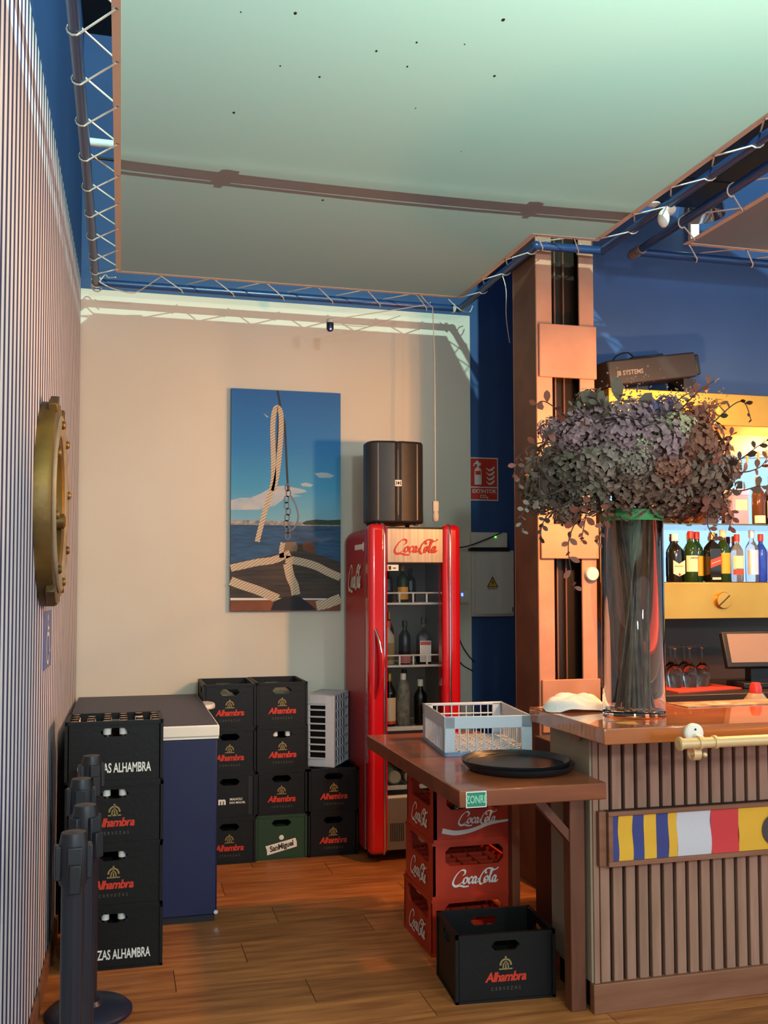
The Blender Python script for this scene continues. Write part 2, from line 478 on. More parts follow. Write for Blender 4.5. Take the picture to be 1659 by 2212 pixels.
def make_sail(name, label, x0, x1, y0, y1, notch=None, depth=0.035, scal=0.31):
    t = thing(name, label, 'ceiling canvas', ((x0 + x1) / 2, (y0 + y1) / 2, ZP), group='ceiling sails')
    ox, oy = (x0 + x1) / 2, (y0 + y1) / 2
    NX, NY = 44, 80
    xs = [x0 + (x1 - x0) * i / NX for i in range(NX + 1)]; ys = [y0 + (y1 - y0) * j / NY for j in range(NY + 1)]
    if notch:
        xs = sorted(set(xs + [notch[0]])); ys = sorted(set(ys + [notch[1]]))
    idx = {}; vs = []; fs = []
    for j, y in enumerate(ys):
        for i, x in enumerate(xs):
            if notch and x > notch[0] + 1e-6 and y > notch[1] + 1e-6: continue
            # lacing pulls the edge out at every eyelet: scallops between them
            px, py = x, y
            if i == 0: px += 0.006 * abs(sin(pi * (y1 - y) / scal))
            if i == len(xs) - 1: px -= 0.006 * abs(sin(pi * (y1 - y) / scal))
            if j == len(ys) - 1: py -= 0.006 * abs(sin(pi * (x - x0) / scal))
            idx[i, j] = len(vs); vs.append((px - ox, py - oy, sail(x, y, x0, x1, y0, y1, depth) - ZP))
    for j in range(len(ys) - 1):
        for i in range(len(xs) - 1):
            q = [(i, j), (i + 1, j), (i + 1, j + 1), (i, j + 1)]
            if all(p in idx for p in q): fs.append(tuple(idx[p] for p in q))
    mb = MB(); mb.v, mb.f = vs, fs
    mb.build('sheet', 'canvas', t, smooth=180)
    # hem sewn round the edge
    h = MB(); e = 0.028
    if notch:
        out = [(x0, y0), (x1, y0), (x1, notch[1]), (notch[0], notch[1]), (notch[0], y1), (x0, y1)]
        inn = [(x0 + e, y0 + e), (x1 - e, y0 + e), (x1 - e, notch[1] - e), (notch[0] - e, notch[1] - e), (notch[0] - e, y1 - e), (x0 + e, y1 - e)]
    else:
        out = [(x0, y0), (x1, y0), (x1, y1), (x0, y1)]
        inn = [(x0 + e, y0 + e), (x1 - e, y0 + e), (x1 - e, y1 - e), (x0 + e, y1 - e)]
    n = len(out)
    for a in range(n):
        b = (a + 1) % n
        K = 24
        for s_ in range(K):
            quad = []
            for (A, B, tt) in ((out[a], out[b], s_ / K), (out[a], out[b], (s_ + 1) / K), (inn[a], inn[b], (s_ + 1) / K), (inn[a], inn[b], s_ / K)):
                x = A[0] + (B[0] - A[0]) * tt; y = A[1] + (B[1] - A[1]) * tt
                zz = sail(x, y, x0, x1, y0, y1, depth)
                if notch and (x > notch[0] - 0.05 or y > notch[1] - 0.05): zz = max(zz, zz)
                quad.append((x - ox, y - oy, zz - ZP))
            h.add([(p[0], p[1], p[2] - 0.003) for p in quad] + [(p[0], p[1], p[2] + 0.002) for p in quad],
                  [(0, 1, 2, 3), (7, 6, 5, 4), (0, 4, 5, 1), (1, 5, 6, 2), (2, 6, 7, 3), (3, 7, 4, 0)])
    h.build('hem', 'hem', t)
    return t, (lambda x, y: sail(x, y, x0, x1, y0, y1, depth)), ox, oy


SX0, SX1, SY1, NXN, NYN = -0.046, 2.325, 5.66, 1.98, 4.535
sail1, z1, ox1, oy1 = make_sail('ceiling_sail', 'large off-white canvas sail laced across the ceiling', SX0, SX1, 0.4, SY1, (NXN, NYN), depth=0.010)
sail2, z2, ox2, oy2 = make_sail('ceiling_sail', 'second canvas sail at the upper right above the bar', 2.77, 5.2, 0.4, 4.47, depth=0.02)
sp = MB()
for (x, y, r) in [(0.495, 2.92, 9), (1.119, 2.79, 10), (0.898, 2.979, 6), (0.786, 3.062, 7), (0.91, 3.129, 6), (0.498, 3.236, 5), (0.639, 3.272, 7), (0.384, 3.609, 9), (1.215, 3.113, 8), (0.863, 4.341, 10), (0.334, 2.957, 4), (1.02, 3.4, 4), (1.3, 3.7, 3), (1.05, 2.95, 4)]:
    r *= 0.0006
    sp.lathe([(1e-6, -0.002), (r * 0.8, -0.0015), (r, 0)], 8, Matrix.Translation((x - ox1, y - oy1, z1(x, y) - ZP - 0.0006)) @ Matrix.Diagonal((1, 1.5, 1, 1)))
o = sp.build('dirt_specks', 'cable_black', sail1); o['kind'] = 'stuff'

PR = 0.0215
fr1 = thing('pipe_frame', 'navy blue pipe frame round the large ceiling sail', 'pipe frame', (-0.157, 5.885, ZP))


def pipes(root, runs, r=PR):
    o = root.location
    for a, b in runs:
        mb = MB().cyl(Vector(a) - o, Vector(b) - o, r, 20)
        d = (Vector(b) - Vector(a)).normalized() * 0.035
        mb.build('pipe', 'pipe_blue', root, smooth=40)


def elbow(root, p):
    o = root.location
    MB().ball(Vector(p) - o, PR * 1.12, 10).build('elbow', 'pipe_blue', root, smooth=180)


XP1, XP2 = -0.157, 2.05
pipes(fr1, [((XP1, 0.3, ZP), (XP1, 5.885, ZP)), ((XP1, 5.885, ZP), (XP2, 5.885, ZP)), ((XP2, 5.885, ZP), (XP2, 4.68, ZP)),
            ((XP2, 4.68, ZP), (2.415, 4.665, ZP)), ((2.415, 4.665, ZP), (2.405, 0.3, ZP))])
for p in [(XP1, 5.885, ZP), (XP2, 5.885, ZP), (XP2, 4.68, ZP), (2.415, 4.665, ZP)]: elbow(fr1, p)
fr2 = thing('pipe_frame', 'navy blue pipe frame of the second sail above the bar', 'pipe frame', (2.6, 4.64, ZP))
pipes(fr2, [((2.6, 4.70, ZP), (2.585, 0.3, ZP)), ((2.6, 4.64, ZP), (5.4, 4.63, ZP))])
# metal end sleeve of the second frame
MB().cyl((0, 0.045, 0), (0, -0.015, 0), 0.027, 20).cyl((0, -0.028, 0), (0, -0.06, 0), 0.027, 20).build('end_sleeve', M('sleeve', '9a8478', 0.45, 0.5), fr2, smooth=40)


def lacing(label, A, B, n, d, s, start=0.0, ends=True, zf=z1):
    A = Vector((*A, ZP)); B = Vector((*B, ZP)); dr = (B - A).normalized(); n = Vector((*n, 0)); L = (B - A).length
    zv = Vector((0, 0, 1)); pts = []; g = start; eye = []
    R = PR + 0.004
    while g < L - 0.02:
        p = A + dr * g
        p.z = zf(p.x, p.y)
        eye.append(p.copy() - n * 0.012)
        pts.append(p - n * 0.012 + zv * 0.007)
        pts.append(p - n * 0.010 - zv * 0.007)
        w0 = A + dr * min(g + s * 0.42, L) + n * d; w1 = A + dr * min(g + s * 0.52, L) + n * d
        for k_, a in enumerate([-140, -105, -70, -35, 0, 35, 70, 100]):
            t_ = k_ / 7
            w = w0.lerp(w1, t_)
            pts.append(w + (n * cos(radians(a)) + zv * sin(radians(a))) * R)
        g += s
    root = thing('lacing_rope', label, 'rope', pts[0])
    o = root.location.copy()
    MB().tube([p - o for p in pts], 0.0036, 6).build('rope', 'rope_white', root, smooth=60)
    for e in eye:
        MB().lathe([(0.0045, -0.0055), (0.010, -0.0055), (0.011, -0.004), (0.010, -0.0025), (0.0045, -0.0025), (0.0045, -0.0055)], 12, Matrix.Translation(e - o)).build('eyelet', 'chrome', root, smooth=60)
    return root


lacing('white zigzag rope lacing the sail to the left pipe', (SX0, 1.77), (SX0, SY1), (-1, 0), 0.111, 0.318)
lacing('white zigzag rope lacing the sail to the back pipe', (0.20, SY1), (1.98, SY1), (0, 1), 0.225, 0.30)
lacing('white rope lacing the sail to the pipe beside the column recess', (NXN, 5.62), (NXN, 4.55), (1, 0), 0.07, 0.36)
lacing('short rope lacing the sail to the pipe crossing the copper column', (NXN + 0.01, NYN), (SX1, NYN), (0, 1), 0.14, 0.2)
lacing('white rope lacing the sail to the long right pipe', (SX1, 4.48), (SX1, 0.9), (1, 0), 0.085, 0.33)
lacing('white rope lacing the second sail to its left pipe', (2.77, 4.38), (2.77, 0.9), (-1, 0), 0.172, 0.40, zf=z2)
lacing('white rope lacing the second sail to its back pipe', (2.80, 4.47), (5.0, 4.47), (0, 1), 0.165, 0.34, zf=z2)
# knotted rope ends at the corner of the left pipe
kn = thing('rope_knot', 'loose white rope knot tied round the left pipe end', 'rope', (XP1, 5.86, ZP))
MB().tube([(0.027 * cos(a * 0.6), -0.03 + 0.008 * a, 0.027 * sin(a * 0.6)) for a in range(0, 22)], 0.0045, 6).build('coil', 'rope_white', kn, smooth=60)
MB().tube(crom([(0.02, -0.02, -0.01), (0.05, -0.03, 0.03), (0.07, -0.05, 0.01), (0.11, -0.10, 0.0)], 5), 0.0036).build('rope_end', 'rope_white', kn, smooth=60)
MB().tube(crom([(0.02, -0.02, -0.01), (0.09, -0.05, -0.05), (0.19, -0.02, -0.06), (0.24, -0.02, -0.045), (0.36, -0.18, 0.0)], 5), 0.0036).build('rope_end', 'rope_white', kn, smooth=60)
kn2 = thing('rope_knot', 'tied rope knot at the right end of the back pipe', 'rope', (XP2 - 0.03, 5.885, ZP))
MB().tube([(-0.01 + 0.006 * sin(a), 0.027 * cos(a * 0.7), 0.027 * sin(a * 0.7)) for a in range(0, 20)], 0.0045, 6).build('coil', 'rope_white', kn2, smooth=60)
for e in ([(0, -0.03, 0), (0.04, -0.06, -0.02), (0.06, -0.07, 0.02), (0.09, -0.06, 0.03)], [(0, -0.03, 0), (0.03, -0.06, -0.03), (0.08, -0.05, -0.03), (0.10, -0.05, 0.01)], [(0, -0.03, 0), (-0.06, -0.05, 0.04)]):
    MB().tube(crom(e, 5), 0.0036).build('rope_end', 'rope_white', kn2, smooth=60)

# conduit that lies over the sail, with two clamps, and a cable beside it
cd = thing('conduit_pipe', 'white conduit pipe lying across above the sail', 'pipe', (1.1, 4.09, 3.336))
MB().cyl((-1.245, 0, 0), (1.27, 0, 0), 0.016, 14).build('tube', 'pipe_white', cd, smooth=40)
for x in (0.435, 1.80): MB().cyl((x - 1.13, 0, 0), (x - 1.06, 0, 0), 0.027, 14).box(x - 1.11, x - 1.08, -0.05, 0.03, -0.012, 0.03).build('clamp', 'pipe_white', cd, smooth=40)
MB().tube(crom([(-1.24, 0.12, -0.012), (-0.6, 0.13, -0.02), (0.2, 0.14, -0.022), (1.0, 0.13, -0.02), (1.26, 0.12, -0.012)], 8), 0.006).build('cable', 'cable_black', cd, smooth=60)

# work light above the sail
wl = thing('ceiling_work_lamp', 'cold white lamp hanging above the sail', 'lamp', (1.3, 0.7, 4.60))
MB().cyl((0, 0, 0.06), (0, 0, ZC - 4.60), 0.008).build('rod', 'black_plastic', wl, smooth=40)
MB().lathe([(0.02, 0.07), (0.06, 0.06), (0.13, 0.0), (0.135, 0.0), (0.065, 0.065), (0.02, 0.075)], 20).build('shade', 'steel', wl, smooth=40)
MB().ball((0, 0, -0.0), 0.035, 10).build('bulb', M('bulb_cold', 'ffffff', emis=('d8fff0', 8)), wl, smooth=180)
light('work_lamp_light', 'POINT', (1.3, 0.7, 4.54), 650, (0.62, 1.0, 0.88), 0.035)

du = thing('blocker_duct', 'dark glossy duct added above the gap between the sails to block lamp light', 'duct', (2.54, 2.3, 3.43))  # added duct, shaped to keep work lamp light out of the sail gap
MB().box(-0.26, 0.26, -1.9, 2.05, 0, 0.4).build('casing', M('duct_dark', '16242e', 0.2, 0.3), du, bevel=0.03, seg=4)
for y in (-1.2, -0.2, 0.8, 1.7): MB().box(-0.264, 0.264, y, y + 0.03, -0.004, 0.404).build('joint_band', 'duct_dark', du, bevel=0.004)
for y in (-1.0, 1.5): MB().cyl((0, y, 0.4), (0, y, ZC - 3.43), 0.006).build('hanger', 'black_plastic', du)

# lamp hardware seen in the gap between the sails
tb = thing('wall_tube_lamp', 'short upright lit tube lamp in the gap between the sails', 'lamp', (3.19, YBAR - 0.03, 3.52))
MB().box(-0.03, 0.03, 0.0, 0.03, 0, 0.32).build('housing', 'pipe_white', tb, bevel=0.004)
MB().cyl((0, -0.015, 0.02), (0, -0.015, 0.30), 0.012, 12).build('tube', M('tube_lit', 'ffffff', emis=('c8fff0', 5)), tb, smooth=40)
dl = thing('dome_lamp', 'shiny metal dome lamp above the gap between the sails', 'lamp', (2.98, 4.62, 3.52))
MB().lathe([(0.02, 0.16), (0.05, 0.15), (0.09, 0.11), (0.115, 0.05), (0.12, 0.0), (0.115, 0.0), (0.085, 0.10), (0.02, 0.15)], 24).build('shade', 'chrome', dl, smooth=50)
MB().cyl((0, 0, 0.15), (0, 0, ZC - 3.52), 0.008).build('rod', 'black_plastic', dl, smooth=40)
pd = thing('plastic_pod', 'white plastic two-lobed pod clipped under the right pipe', 'lamp', (2.405, 4.02, 3.27))
MB().ball((-0.012, 0.0, -0.035), 0.034, 10, (0.8, 0.8, 1.25)).build('body', 'white_metal', pd, smooth=180)
MB().lathe([(1e-5, 0.012), (0.03, 0.008), (0.034, 0.0), (0.03, -0.006), (1e-5, -0.01)], 18, Matrix.Translation((0.015, 0.0, 0.004)) @ Matrix.Rotation(radians(-25), 4, 'X')).build('cap', 'white_metal', pd, smooth=60)
MB().lathe([(1e-5, 0.012), (0.026, 0.008), (0.03, 0.0), (1e-5, -0.01)], 18, Matrix.Translation((-0.03, 0.05, 0.045))).build('clip', 'white_metal', pd, smooth=60)

# ------------------------------------------------------------------ copper column
co = thing('steel_column', 'copper painted built-up steel column standing behind the bar', 'column', (2.24, 4.91, 0))
HC = 4.88
for sx in (-1, 1):
    xa, xb = (-0.165, -0.075) if sx < 0 else (0.08, 0.165)
    MB().box(xa, xb, -0.16, -0.145, 0, HC).box(xa, xb, 0.148, 0.16, 0, HC).build('channel', 'copper_paint', co, bevel=0.004)
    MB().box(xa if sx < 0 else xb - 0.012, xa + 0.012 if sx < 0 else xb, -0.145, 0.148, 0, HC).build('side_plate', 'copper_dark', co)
MB().box(-0.15, 0.15, -0.05, 0.05, 0, HC).build('web', 'web_dark', co)
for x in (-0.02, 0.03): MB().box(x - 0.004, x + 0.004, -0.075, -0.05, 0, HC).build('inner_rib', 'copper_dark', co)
for za, zb in ((2.635, 2.915), (1.69, 1.87), (0.80, 1.07)):
    MB().box(-0.155, 0.17, -0.178, -0.16, za, zb).build('batten_plate', 'copper_paint', co, bevel=0.004)
kb = thing('round_button', 'round white push button on the copper column', 'button', (2.367, 4.75, 1.612))
mm = basis((1, 0, 0), (0, 0, 1), (0, -1, 0))
MB().lathe([(0.037, 0), (0.037, 0.025), (0.033, 0.03), (0.026, 0.03)], 24, mm).build('ring', 'grey_plastic', kb, smooth=40)
MB().lathe([(0.026, 0.0), (0.026, 0.027), (0.02, 0.031), (1e-5, 0.032)], 24, mm).build('cap', 'white_plastic', kb, smooth=40)

# small brass sconce on the column, behind the flowers
sc = thing('wall_sconce', 'small brass lamp on an arm fixed to the column behind the flowers', 'lamp', (2.30, 4.75, 2.12))
MB().lathe([(0.045, 0), (0.045, 0.012), (0.02, 0.02)], 20, mm).build('base', 'brass', sc, smooth=40)
MB().tube(crom([(0, -0.01, 0), (-0.01, -0.3, -0.03), (-0.03, -0.7, -0.02), (-0.05, -0.95, 0.0)], 6), 0.008, 8).build('arm', 'brass', sc, smooth=60)
MB().ball((-0.05, -0.98, 0.03), 0.028, 10).build('bulb', M('bulb_warm', 'ffdca0', emis=('ffb060', 12)), sc, smooth=180)
MB().lathe([(0.012, 0.115), (0.03, 0.11), (0.105, 0.072), (0.107, 0.070), (0.03, 0.104), (0.012, 0.109)], 24, Matrix.Translation((-0.05, -0.98, 0.025))).build('shade', 'brass', sc, smooth=40)
light('sconce_light', 'POINT', (2.25, 3.77, 2.15), 178, WARM, 0.042)

# ------------------------------------------------------------------ things on the striped wall
YC, ZCp = 3.9, 1.858
ph = thing('porthole', 'round brass ship porthole on the striped wall', 'porthole', (xw(YC), YC, ZCp), -0.0152)
ax = basis((0, 1, 0), (0, 0, 1), (1, 0, 0))
MB().lathe([(0.38, 0.0), (0.38, 0.045), (0.372, 0.056), (0.345, 0.060), (0.33, 0.058), (0.33, 0.0), (0.38, 0.0)], 56, ax).build('outer_ring', 'bronze', ph, smooth=40)
MB().lathe([(0.33, 0.0), (0.33, 0.064), (0.322, 0.070), (0.262, 0.066), (0.255, 0.060), (0.255, 0.004), (0.33, 0.0)], 56, ax).build('face_ring', 'bronze_face', ph, smooth=40)
MB().lathe([(0.255, 0.0), (0.255, 0.012), (1e-5, 0.012)], 48, ax).build('pane', M('porthole_glass', 'b4b8b8', 0.08, 0.4), ph)
MB().lathe([(0.254, 0.012), (0.246, 0.012), (0.240, 0.05), (0.252, 0.058), (0.254, 0.012)], 48, ax).build('inner_sleeve', 'bronze', ph, smooth=40)
for a in range(8):
    t = a * pi / 4 + 0.2
    MB().lathe([(0.016, 0.0), (0.016, 0.013), (0.011, 0.018), (1e-5, 0.018)], 12, ax @ Matrix.Translation((0.295 * cos(t), 0.295 * sin(t), 0.062))).build('bolt', 'bronze', ph, smooth=40)
for t in (0.35, 1.1, -0.1, -0.85, 2.0, 4.2):
    c, s_ = cos(t), sin(t)
    MB().box(-0.05, 0.05, -0.014, 0.022, 0.03, 0.062, ax @ Matrix.Translation((0.38 * c, 0.38 * s_, 0)) @ Matrix.Rotation(t - pi / 2, 4, 'Z')).build('lug', 'bronze', ph, bevel=0.005)
MB().lathe([(0.03, 0), (0.03, 0.03), (0.02, 0.036), (1e-5, 0.036)], 14, ax @ Matrix.Translation((-0.22, -0.02, 0.03))).build('hinge_knob', 'bronze', ph, smooth=40)
MB().lathe([(0.03, 0), (0.03, 0.03), (0.02, 0.036), (1e-5, 0.036)], 14, ax @ Matrix.Translation((0.21, -0.05, 0.03))).build('hinge_knob', 'bronze', ph, smooth=40)

ws = thing('accessible_toilet_sign', 'blue wheelchair sign below the porthole', 'sign', (xw(4.13), 4.13, 1.345), -0.0152)
MB().box(0, 0.004, -0.17, 0.17, -0.112, 0.112).build('plate', M('sign_blue', '4a5a9c', 0.4), ws, bevel=0.002)
w_ = MB(); mw = SIDER(0.005, 0, 0, 1)
w_.lathe([(1e-5, 0), (0.014, 0)], 14, mw @ Matrix.Translation((-0.01, 0.085, 0)))
w_.ribbon([(-0.01, 0.065), (-0.008, 0.02), (0.03, 0.018)], 0.017, mw); w_.ribbon([(-0.008, 0.02), (0.045, 0.02), (0.075, -0.05), (0.095, -0.045)], 0.015, mw)
w_.ribbon([(-0.008, 0.045), (0.045, 0.042)], 0.012, mw)
w_.ribbon([(0.0 + 0.062 * cos(a), -0.03 + 0.062 * sin(a)) for a in [radians(110 + i * 12) for i in range(19)]], 0.013, mw)
w_.build('wheelchair_symbol', 'white_print', ws)

# ------------------------------------------------------------------ photo canvas of a bow with ropes
PW, PH_ = 0.685, 1.366
pc = thing('canvas_picture', 'tall canvas picture of a rope, blue sky and ship bow on the cream wall', 'picture', (0.642, YB - 0.012, 1.40))
MB().box(0, PW, -0.035, 0, 0, PH_).build('stretcher', M('canvas_edge', '2c4a6a', 0.8), pc)


def sky_mat():
    mt = bpy.data.materials.new('print_sky'); mt.use_nodes = True; MATS['print_sky'] = mt
    nt = mt.node_tree; b = nt.nodes['Principled BSDF']; b.inputs['Roughness'].default_value = 0.6
    tc = nt.nodes.new('ShaderNodeTexCoord'); s = nt.nodes.new('ShaderNodeSeparateXYZ'); nt.links.new(tc.outputs['Object'], s.inputs[0])
    mr = nt.nodes.new('ShaderNodeMapRange'); mr.inputs['From Min'].default_value = 0.5; mr.inputs['From Max'].default_value = PH_
    r = nt.nodes.new('ShaderNodeValToRGB'); e = r.color_ramp.elements
    e[0].position = 0; e[0].color = lin('7fb4c4'); e[1].position = 1; e[1].color = lin('1260a8')
    x = e.new(0.3); x.color = lin('3c98c4'); x = e.new(0.6); x.color = lin('1a78bc')
    nt.links.new(s.outputs['Z'], mr.inputs['Value']); nt.links.new(mr.outputs[0], r.inputs[0]); nt.links.new(r.outputs[0], b.inputs['Base Color'])


sky_mat()
M('print_sea', '2a5a84', 0.6, noise=('173a5e', 10, 4), stretch=(1, 1, 5))
M('print_cloud', 'c9c4c4', 0.7, noise=('8fb4c8', 9, 4)); M('print_tree', '35483c', 0.7); M('print_town', 'b9aaa0', 0.7, noise=('6a7a80', 40, 2))
M('print_deck', '4a3c32', 0.6, noise=('2c2420', 5, 6), stretch=(1, 1, 12)); M('print_rust', '8a4a28', 0.6, noise=('5c3220', 6, 4)); M('print_dark', '23262e', 0.7)
M('print_stay', '2c2c34', 0.6); M('print_chain', '6a6a70', 0.5); M('print_metal', '7a6048', 0.5)


def rope_mat():
    mt = bpy.data.materials.new('print_rope'); mt.use_nodes = True; MATS['print_rope'] = mt
    nt = mt.node_tree; b = nt.nodes['Principled BSDF']; b.inputs['Roughness'].default_value = 0.7
    tc = nt.nodes.new('ShaderNodeTexCoord'); mp = nt.nodes.new('ShaderNodeMapping'); mp.inputs['Rotation'].default_value = (0, radians(35), 0)
    nt.links.new(tc.outputs['Object'], mp.inputs[0])
    w = nt.nodes.new('ShaderNodeTexWave'); w.inputs['Scale'].default_value = 22; w.inputs['Distortion'].default_value = 1; w.bands_direction = 'Z'
    r = nt.nodes.new('ShaderNodeValToRGB'); r.color_ramp.elements[0].color = lin('8a7058'); r.color_ramp.elements[1].color = lin('d8c4a8'); r.color_ramp.elements[1].position = 0.4
    nt.links.new(mp.outputs[0], w.inputs['Vector']); nt.links.new(w.outputs['Fac'], r.inputs[0]); nt.links.new(r.outputs[0], b.inputs['Base Color'])


rope_mat()


def PP(cx, cy): return ((cx - 62) / 746 * PW, (1 - (cy - 128) / 1527) * PH_)


def pprint(name, mat, layer, poly=None, line=None, w=0.02, extra=None):
    mb = MB(); F = FRONT(0, -0.035 - 0.0005 * layer, 0)
    if poly: mb.poly([PP(*p) for p in poly], F)
    if line:
        c = crom([(*PP(*p), 0) for p in line], 8)
        mb.ribbon([(min(max(p.x, 0.001), PW - 0.001), p.y) for p in c], w, F)
    return mb.build(name, mat, pc)


pprint('printed_sky', 'print_sky', 1, [(62, 128), (62, 1060), (808, 1060), (808, 128)])
pprint('printed_sea', 'print_sea', 1, [(62, 1060), (62, 1400), (808, 1400), (808, 1060)])
for pts in ([(62, 900), (120, 880), (190, 880), (260, 850), (340, 800), (420, 790), (470, 800), (560, 815), (575, 830), (480, 850), (540, 860), (420, 880), (360, 930), (250, 960), (62, 965)],
            [(625, 700), (670, 692), (720, 694), (765, 712), (740, 728), (660, 730)], [(530, 775), (570, 765), (620, 780), (600, 795), (545, 792)], [(275, 290), (315, 318), (300, 320)]):
    pprint('printed_cloud', 'print_cloud', 2, [(x, y) for x, y in pts])
pprint('printed_shore', 'print_town', 2, [(62, 1035), (62, 1066), (808, 1066), (808, 1050), (540, 1040), (300, 1034)])
pprint('printed_trees', 'print_tree', 3, [(540, 1050), (570, 1032), (640, 1022), (720, 1026), (808, 1020), (808, 1058), (560, 1060)])
pprint('printed_deck', 'print_deck', 3, [(62, 1330), (400, 1260), (480, 1190), (540, 1190), (640, 1262), (808, 1320), (808, 1590), (62, 1590)])
pprint('printed_plank_edge', 'white_print', 4, [(62, 1564), (62, 1580), (808, 1580), (808, 1572)])
pprint('printed_rail', 'print_rust', 4, [(62, 1580), (62, 1654), (808, 1654), (808, 1580)])
pprint('printed_cleat', 'print_metal', 4, [(415, 1200), (430, 1180), (500, 1180), (512, 1215), (505, 1245), (420, 1245)])
pprint('printed_block', 'print_rust', 4, [(545, 1200), (570, 1180), (615, 1182), (635, 1225), (628, 1258), (550, 1240)])
pprint('printed_stay', 'print_stay', 3, line=[(372, 130), (385, 200), (398, 280), (420, 360), (430, 520), (438, 700), (446, 820)], w=0.013)
pprint('printed_rope_shadow', 'print_stay', 3, line=[(342, 480), (346, 330), (368, 262), (384, 300), (378, 470), (362, 560)], w=0.02)
pprint('printed_rope', 'print_rope', 4, line=[(238, 1180), (262, 1080), (292, 960), (325, 850), (345, 740), (344, 560), (340, 400), (348, 290), (368, 248), (390, 270), (398, 340), (394, 460), (380, 640), (362, 760), (345, 830)], w=0.031)
for k_ in range(9):
    cx, cy = 440 + 8 * sin(k_ * 1.9), 800 + k_ * 42
    pprint('printed_chain_link', 'print_chain', 5, line=[(cx - 12, cy - 16), (cx - 14, cy + 14), (cx + 2, cy + 26), (cx + 14, cy + 10), (cx + 10, cy - 18), (cx - 12, cy - 16)], w=0.008)
pprint('printed_chain_loop', 'print_chain', 5, line=[(465, 860), (500, 930), (515, 1010), (495, 1070), (470, 1100)], w=0.010)
pprint('printed_rope', 'print_rope', 5, line=[(62, 1362), (140, 1345), (240, 1322), (350, 1305), (460, 1258)], w=0.044)
pprint('printed_rope', 'print_rope', 5, line=[(404, 1290), (402, 1235), (412, 1185)], w=0.030)
pprint('printed_rope', 'print_rope', 5, line=[(430, 1300), (540, 1318), (640, 1348), (720, 1388), (806, 1425)], w=0.048)
pprint('printed_rope', 'print_rope', 6, line=[(442, 1330), (462, 1420), (488, 1480), (500, 1545)], w=0.055)
pprint('printed_rope', 'print_rope', 5, line=[(62, 1448), (140, 1478), (240, 1512), (380, 1572)], w=0.054)
pprint('printed_rope', 'print_rope', 6, line=[(640, 1622), (720, 1605), (806, 1570)], w=0.06)
pprint('printed_cloth', 'print_dark', 6, [(330, 1650), (350, 1590), (420, 1560), (520, 1555), (585, 1600), (640, 1650)])

# ------------------------------------------------------------------ wall fittings right of the fridge
sg = thing('fire_extinguisher_sign', 'red and white fire extinguisher sign on the navy wall', 'sign', (2.20, YB, 2.11))
MB().box(0, 0.20, -0.004, 0, 0, 0.285).build('plate', M('sign_white', 'd8cfc8', 0.4), sg)
F = FRONT(0, -0.005, 0)
MB().poly([(0.008, 0.092), (0.192, 0.092), (0.192, 0.277), (0.008, 0.277)], F).build('red_field', 'red_print', sg)
MB().poly([(0.008, 0.008), (0.192, 0.008), (0.192, 0.084), (0.008, 0.084)], F).build('red_field', 'red_print', sg)
F = FRONT(0, -0.0062, 0)
MB().text('EXTINTOR', F @ Matrix.Translation((0.1, 0.061, 0)) @ Matrix.Scale(0.034, 4)).build('lettering', 'sign_white', sg)
MB().text('CO\u2082' if TXT['CO\u2082'][0] else 'CO2', F @ Matrix.Translation((0.1, 0.027, 0)) @ Matrix.Scale(0.03, 4)).build('lettering', 'sign_white', sg)
ex = MB().poly([(0.034, 0.105), (0.084, 0.105), (0.084, 0.195), (0.076, 0.212), (0.065, 0.218), (0.065, 0.228), (0.078, 0.232), (0.08, 0.248), (0.066, 0.25), (0.06, 0.262), (0.045, 0.262), (0.044, 0.252), (0.03, 0.244), (0.024, 0.225), (0.031, 0.228), (0.038, 0.241), (0.053, 0.24), (0.053, 0.218), (0.040, 0.212), (0.034, 0.195)], F)
ex.build('extinguisher_symbol', 'sign_white', sg)
MB().poly([(0.040, 0.17), (0.078, 0.17), (0.078, 0.195), (0.040, 0.195)], FRONT(0, -0.0068, 0)).build('symbol_band', 'red_print', sg)
fm = MB()
for i in range(4):
    z = 0.11 + i * 0.03
    fm.ribbon([(0.115, z + 0.018), (0.135, z), (0.155, z + 0.006), (0.172, z + 0.022), (0.165, z + 0.03)], [0.003, 0.012, 0.016, 0.010, 0.002], F)
fm.build('flame_symbol', 'sign_white', sg)

rb = thing('router_box', 'small white router box with a green light on the navy wall', 'router', (2.195, YB, 1.80))
MB().box(0, 0.25, -0.05, 0, 0, 0.10).build('case', 'white_metal', rb, bevel=0.006)
MB().box(-0.01, 0.26, -0.06, 0, -0.022, -0.004).build('bracket', 'black_plastic', rb)
MB().lathe([(0.005, 0), (0.005, 0.003), (1e-5, 0.004)], 8, FRONT(0.165, -0.05, 0.07)).build('indicator', 'led_green', rb)
cb = thing('black_cable', 'thin black cable running from the router behind the fridge', 'cable', (2.40, YB - 0.06, 1.90))
MB().tube(crom([(0, 0, 0), (-0.08, -0.005, -0.035), (-0.2, -0.01, -0.08), (-0.28, 0, -0.10), (-0.42, 0.03, -0.10)], 6), 0.004).build('wire', 'cable_black', cb, smooth=60)
ep = thing('electrical_cabinet', 'white electrical cabinet with a yellow warning triangle', 'electrical cabinet', (2.20, YB, 1.352))
MB().box(0, 0.295, -0.03, 0, 0, 0.432).build('box', 'white_metal', ep, bevel=0.003)
dr_ = MB().box(0.022, 0.290, -0.045, -0.03, 0.014, 0.424).build('door', 'white_metal', ep, bevel=0.003)
MB().poly([(0.10, 0.19), (0.18, 0.19), (0.14, 0.262)], FRONT(0, -0.0456, 0)).build('triangle_edge', 'dark_print', dr_)
MB().poly([(0.109, 0.195), (0.171, 0.195), (0.14, 0.25)], FRONT(0, -0.0461, 0)).build('warning_triangle', M('warn_yellow', 'd8a428', 0.5), dr_)
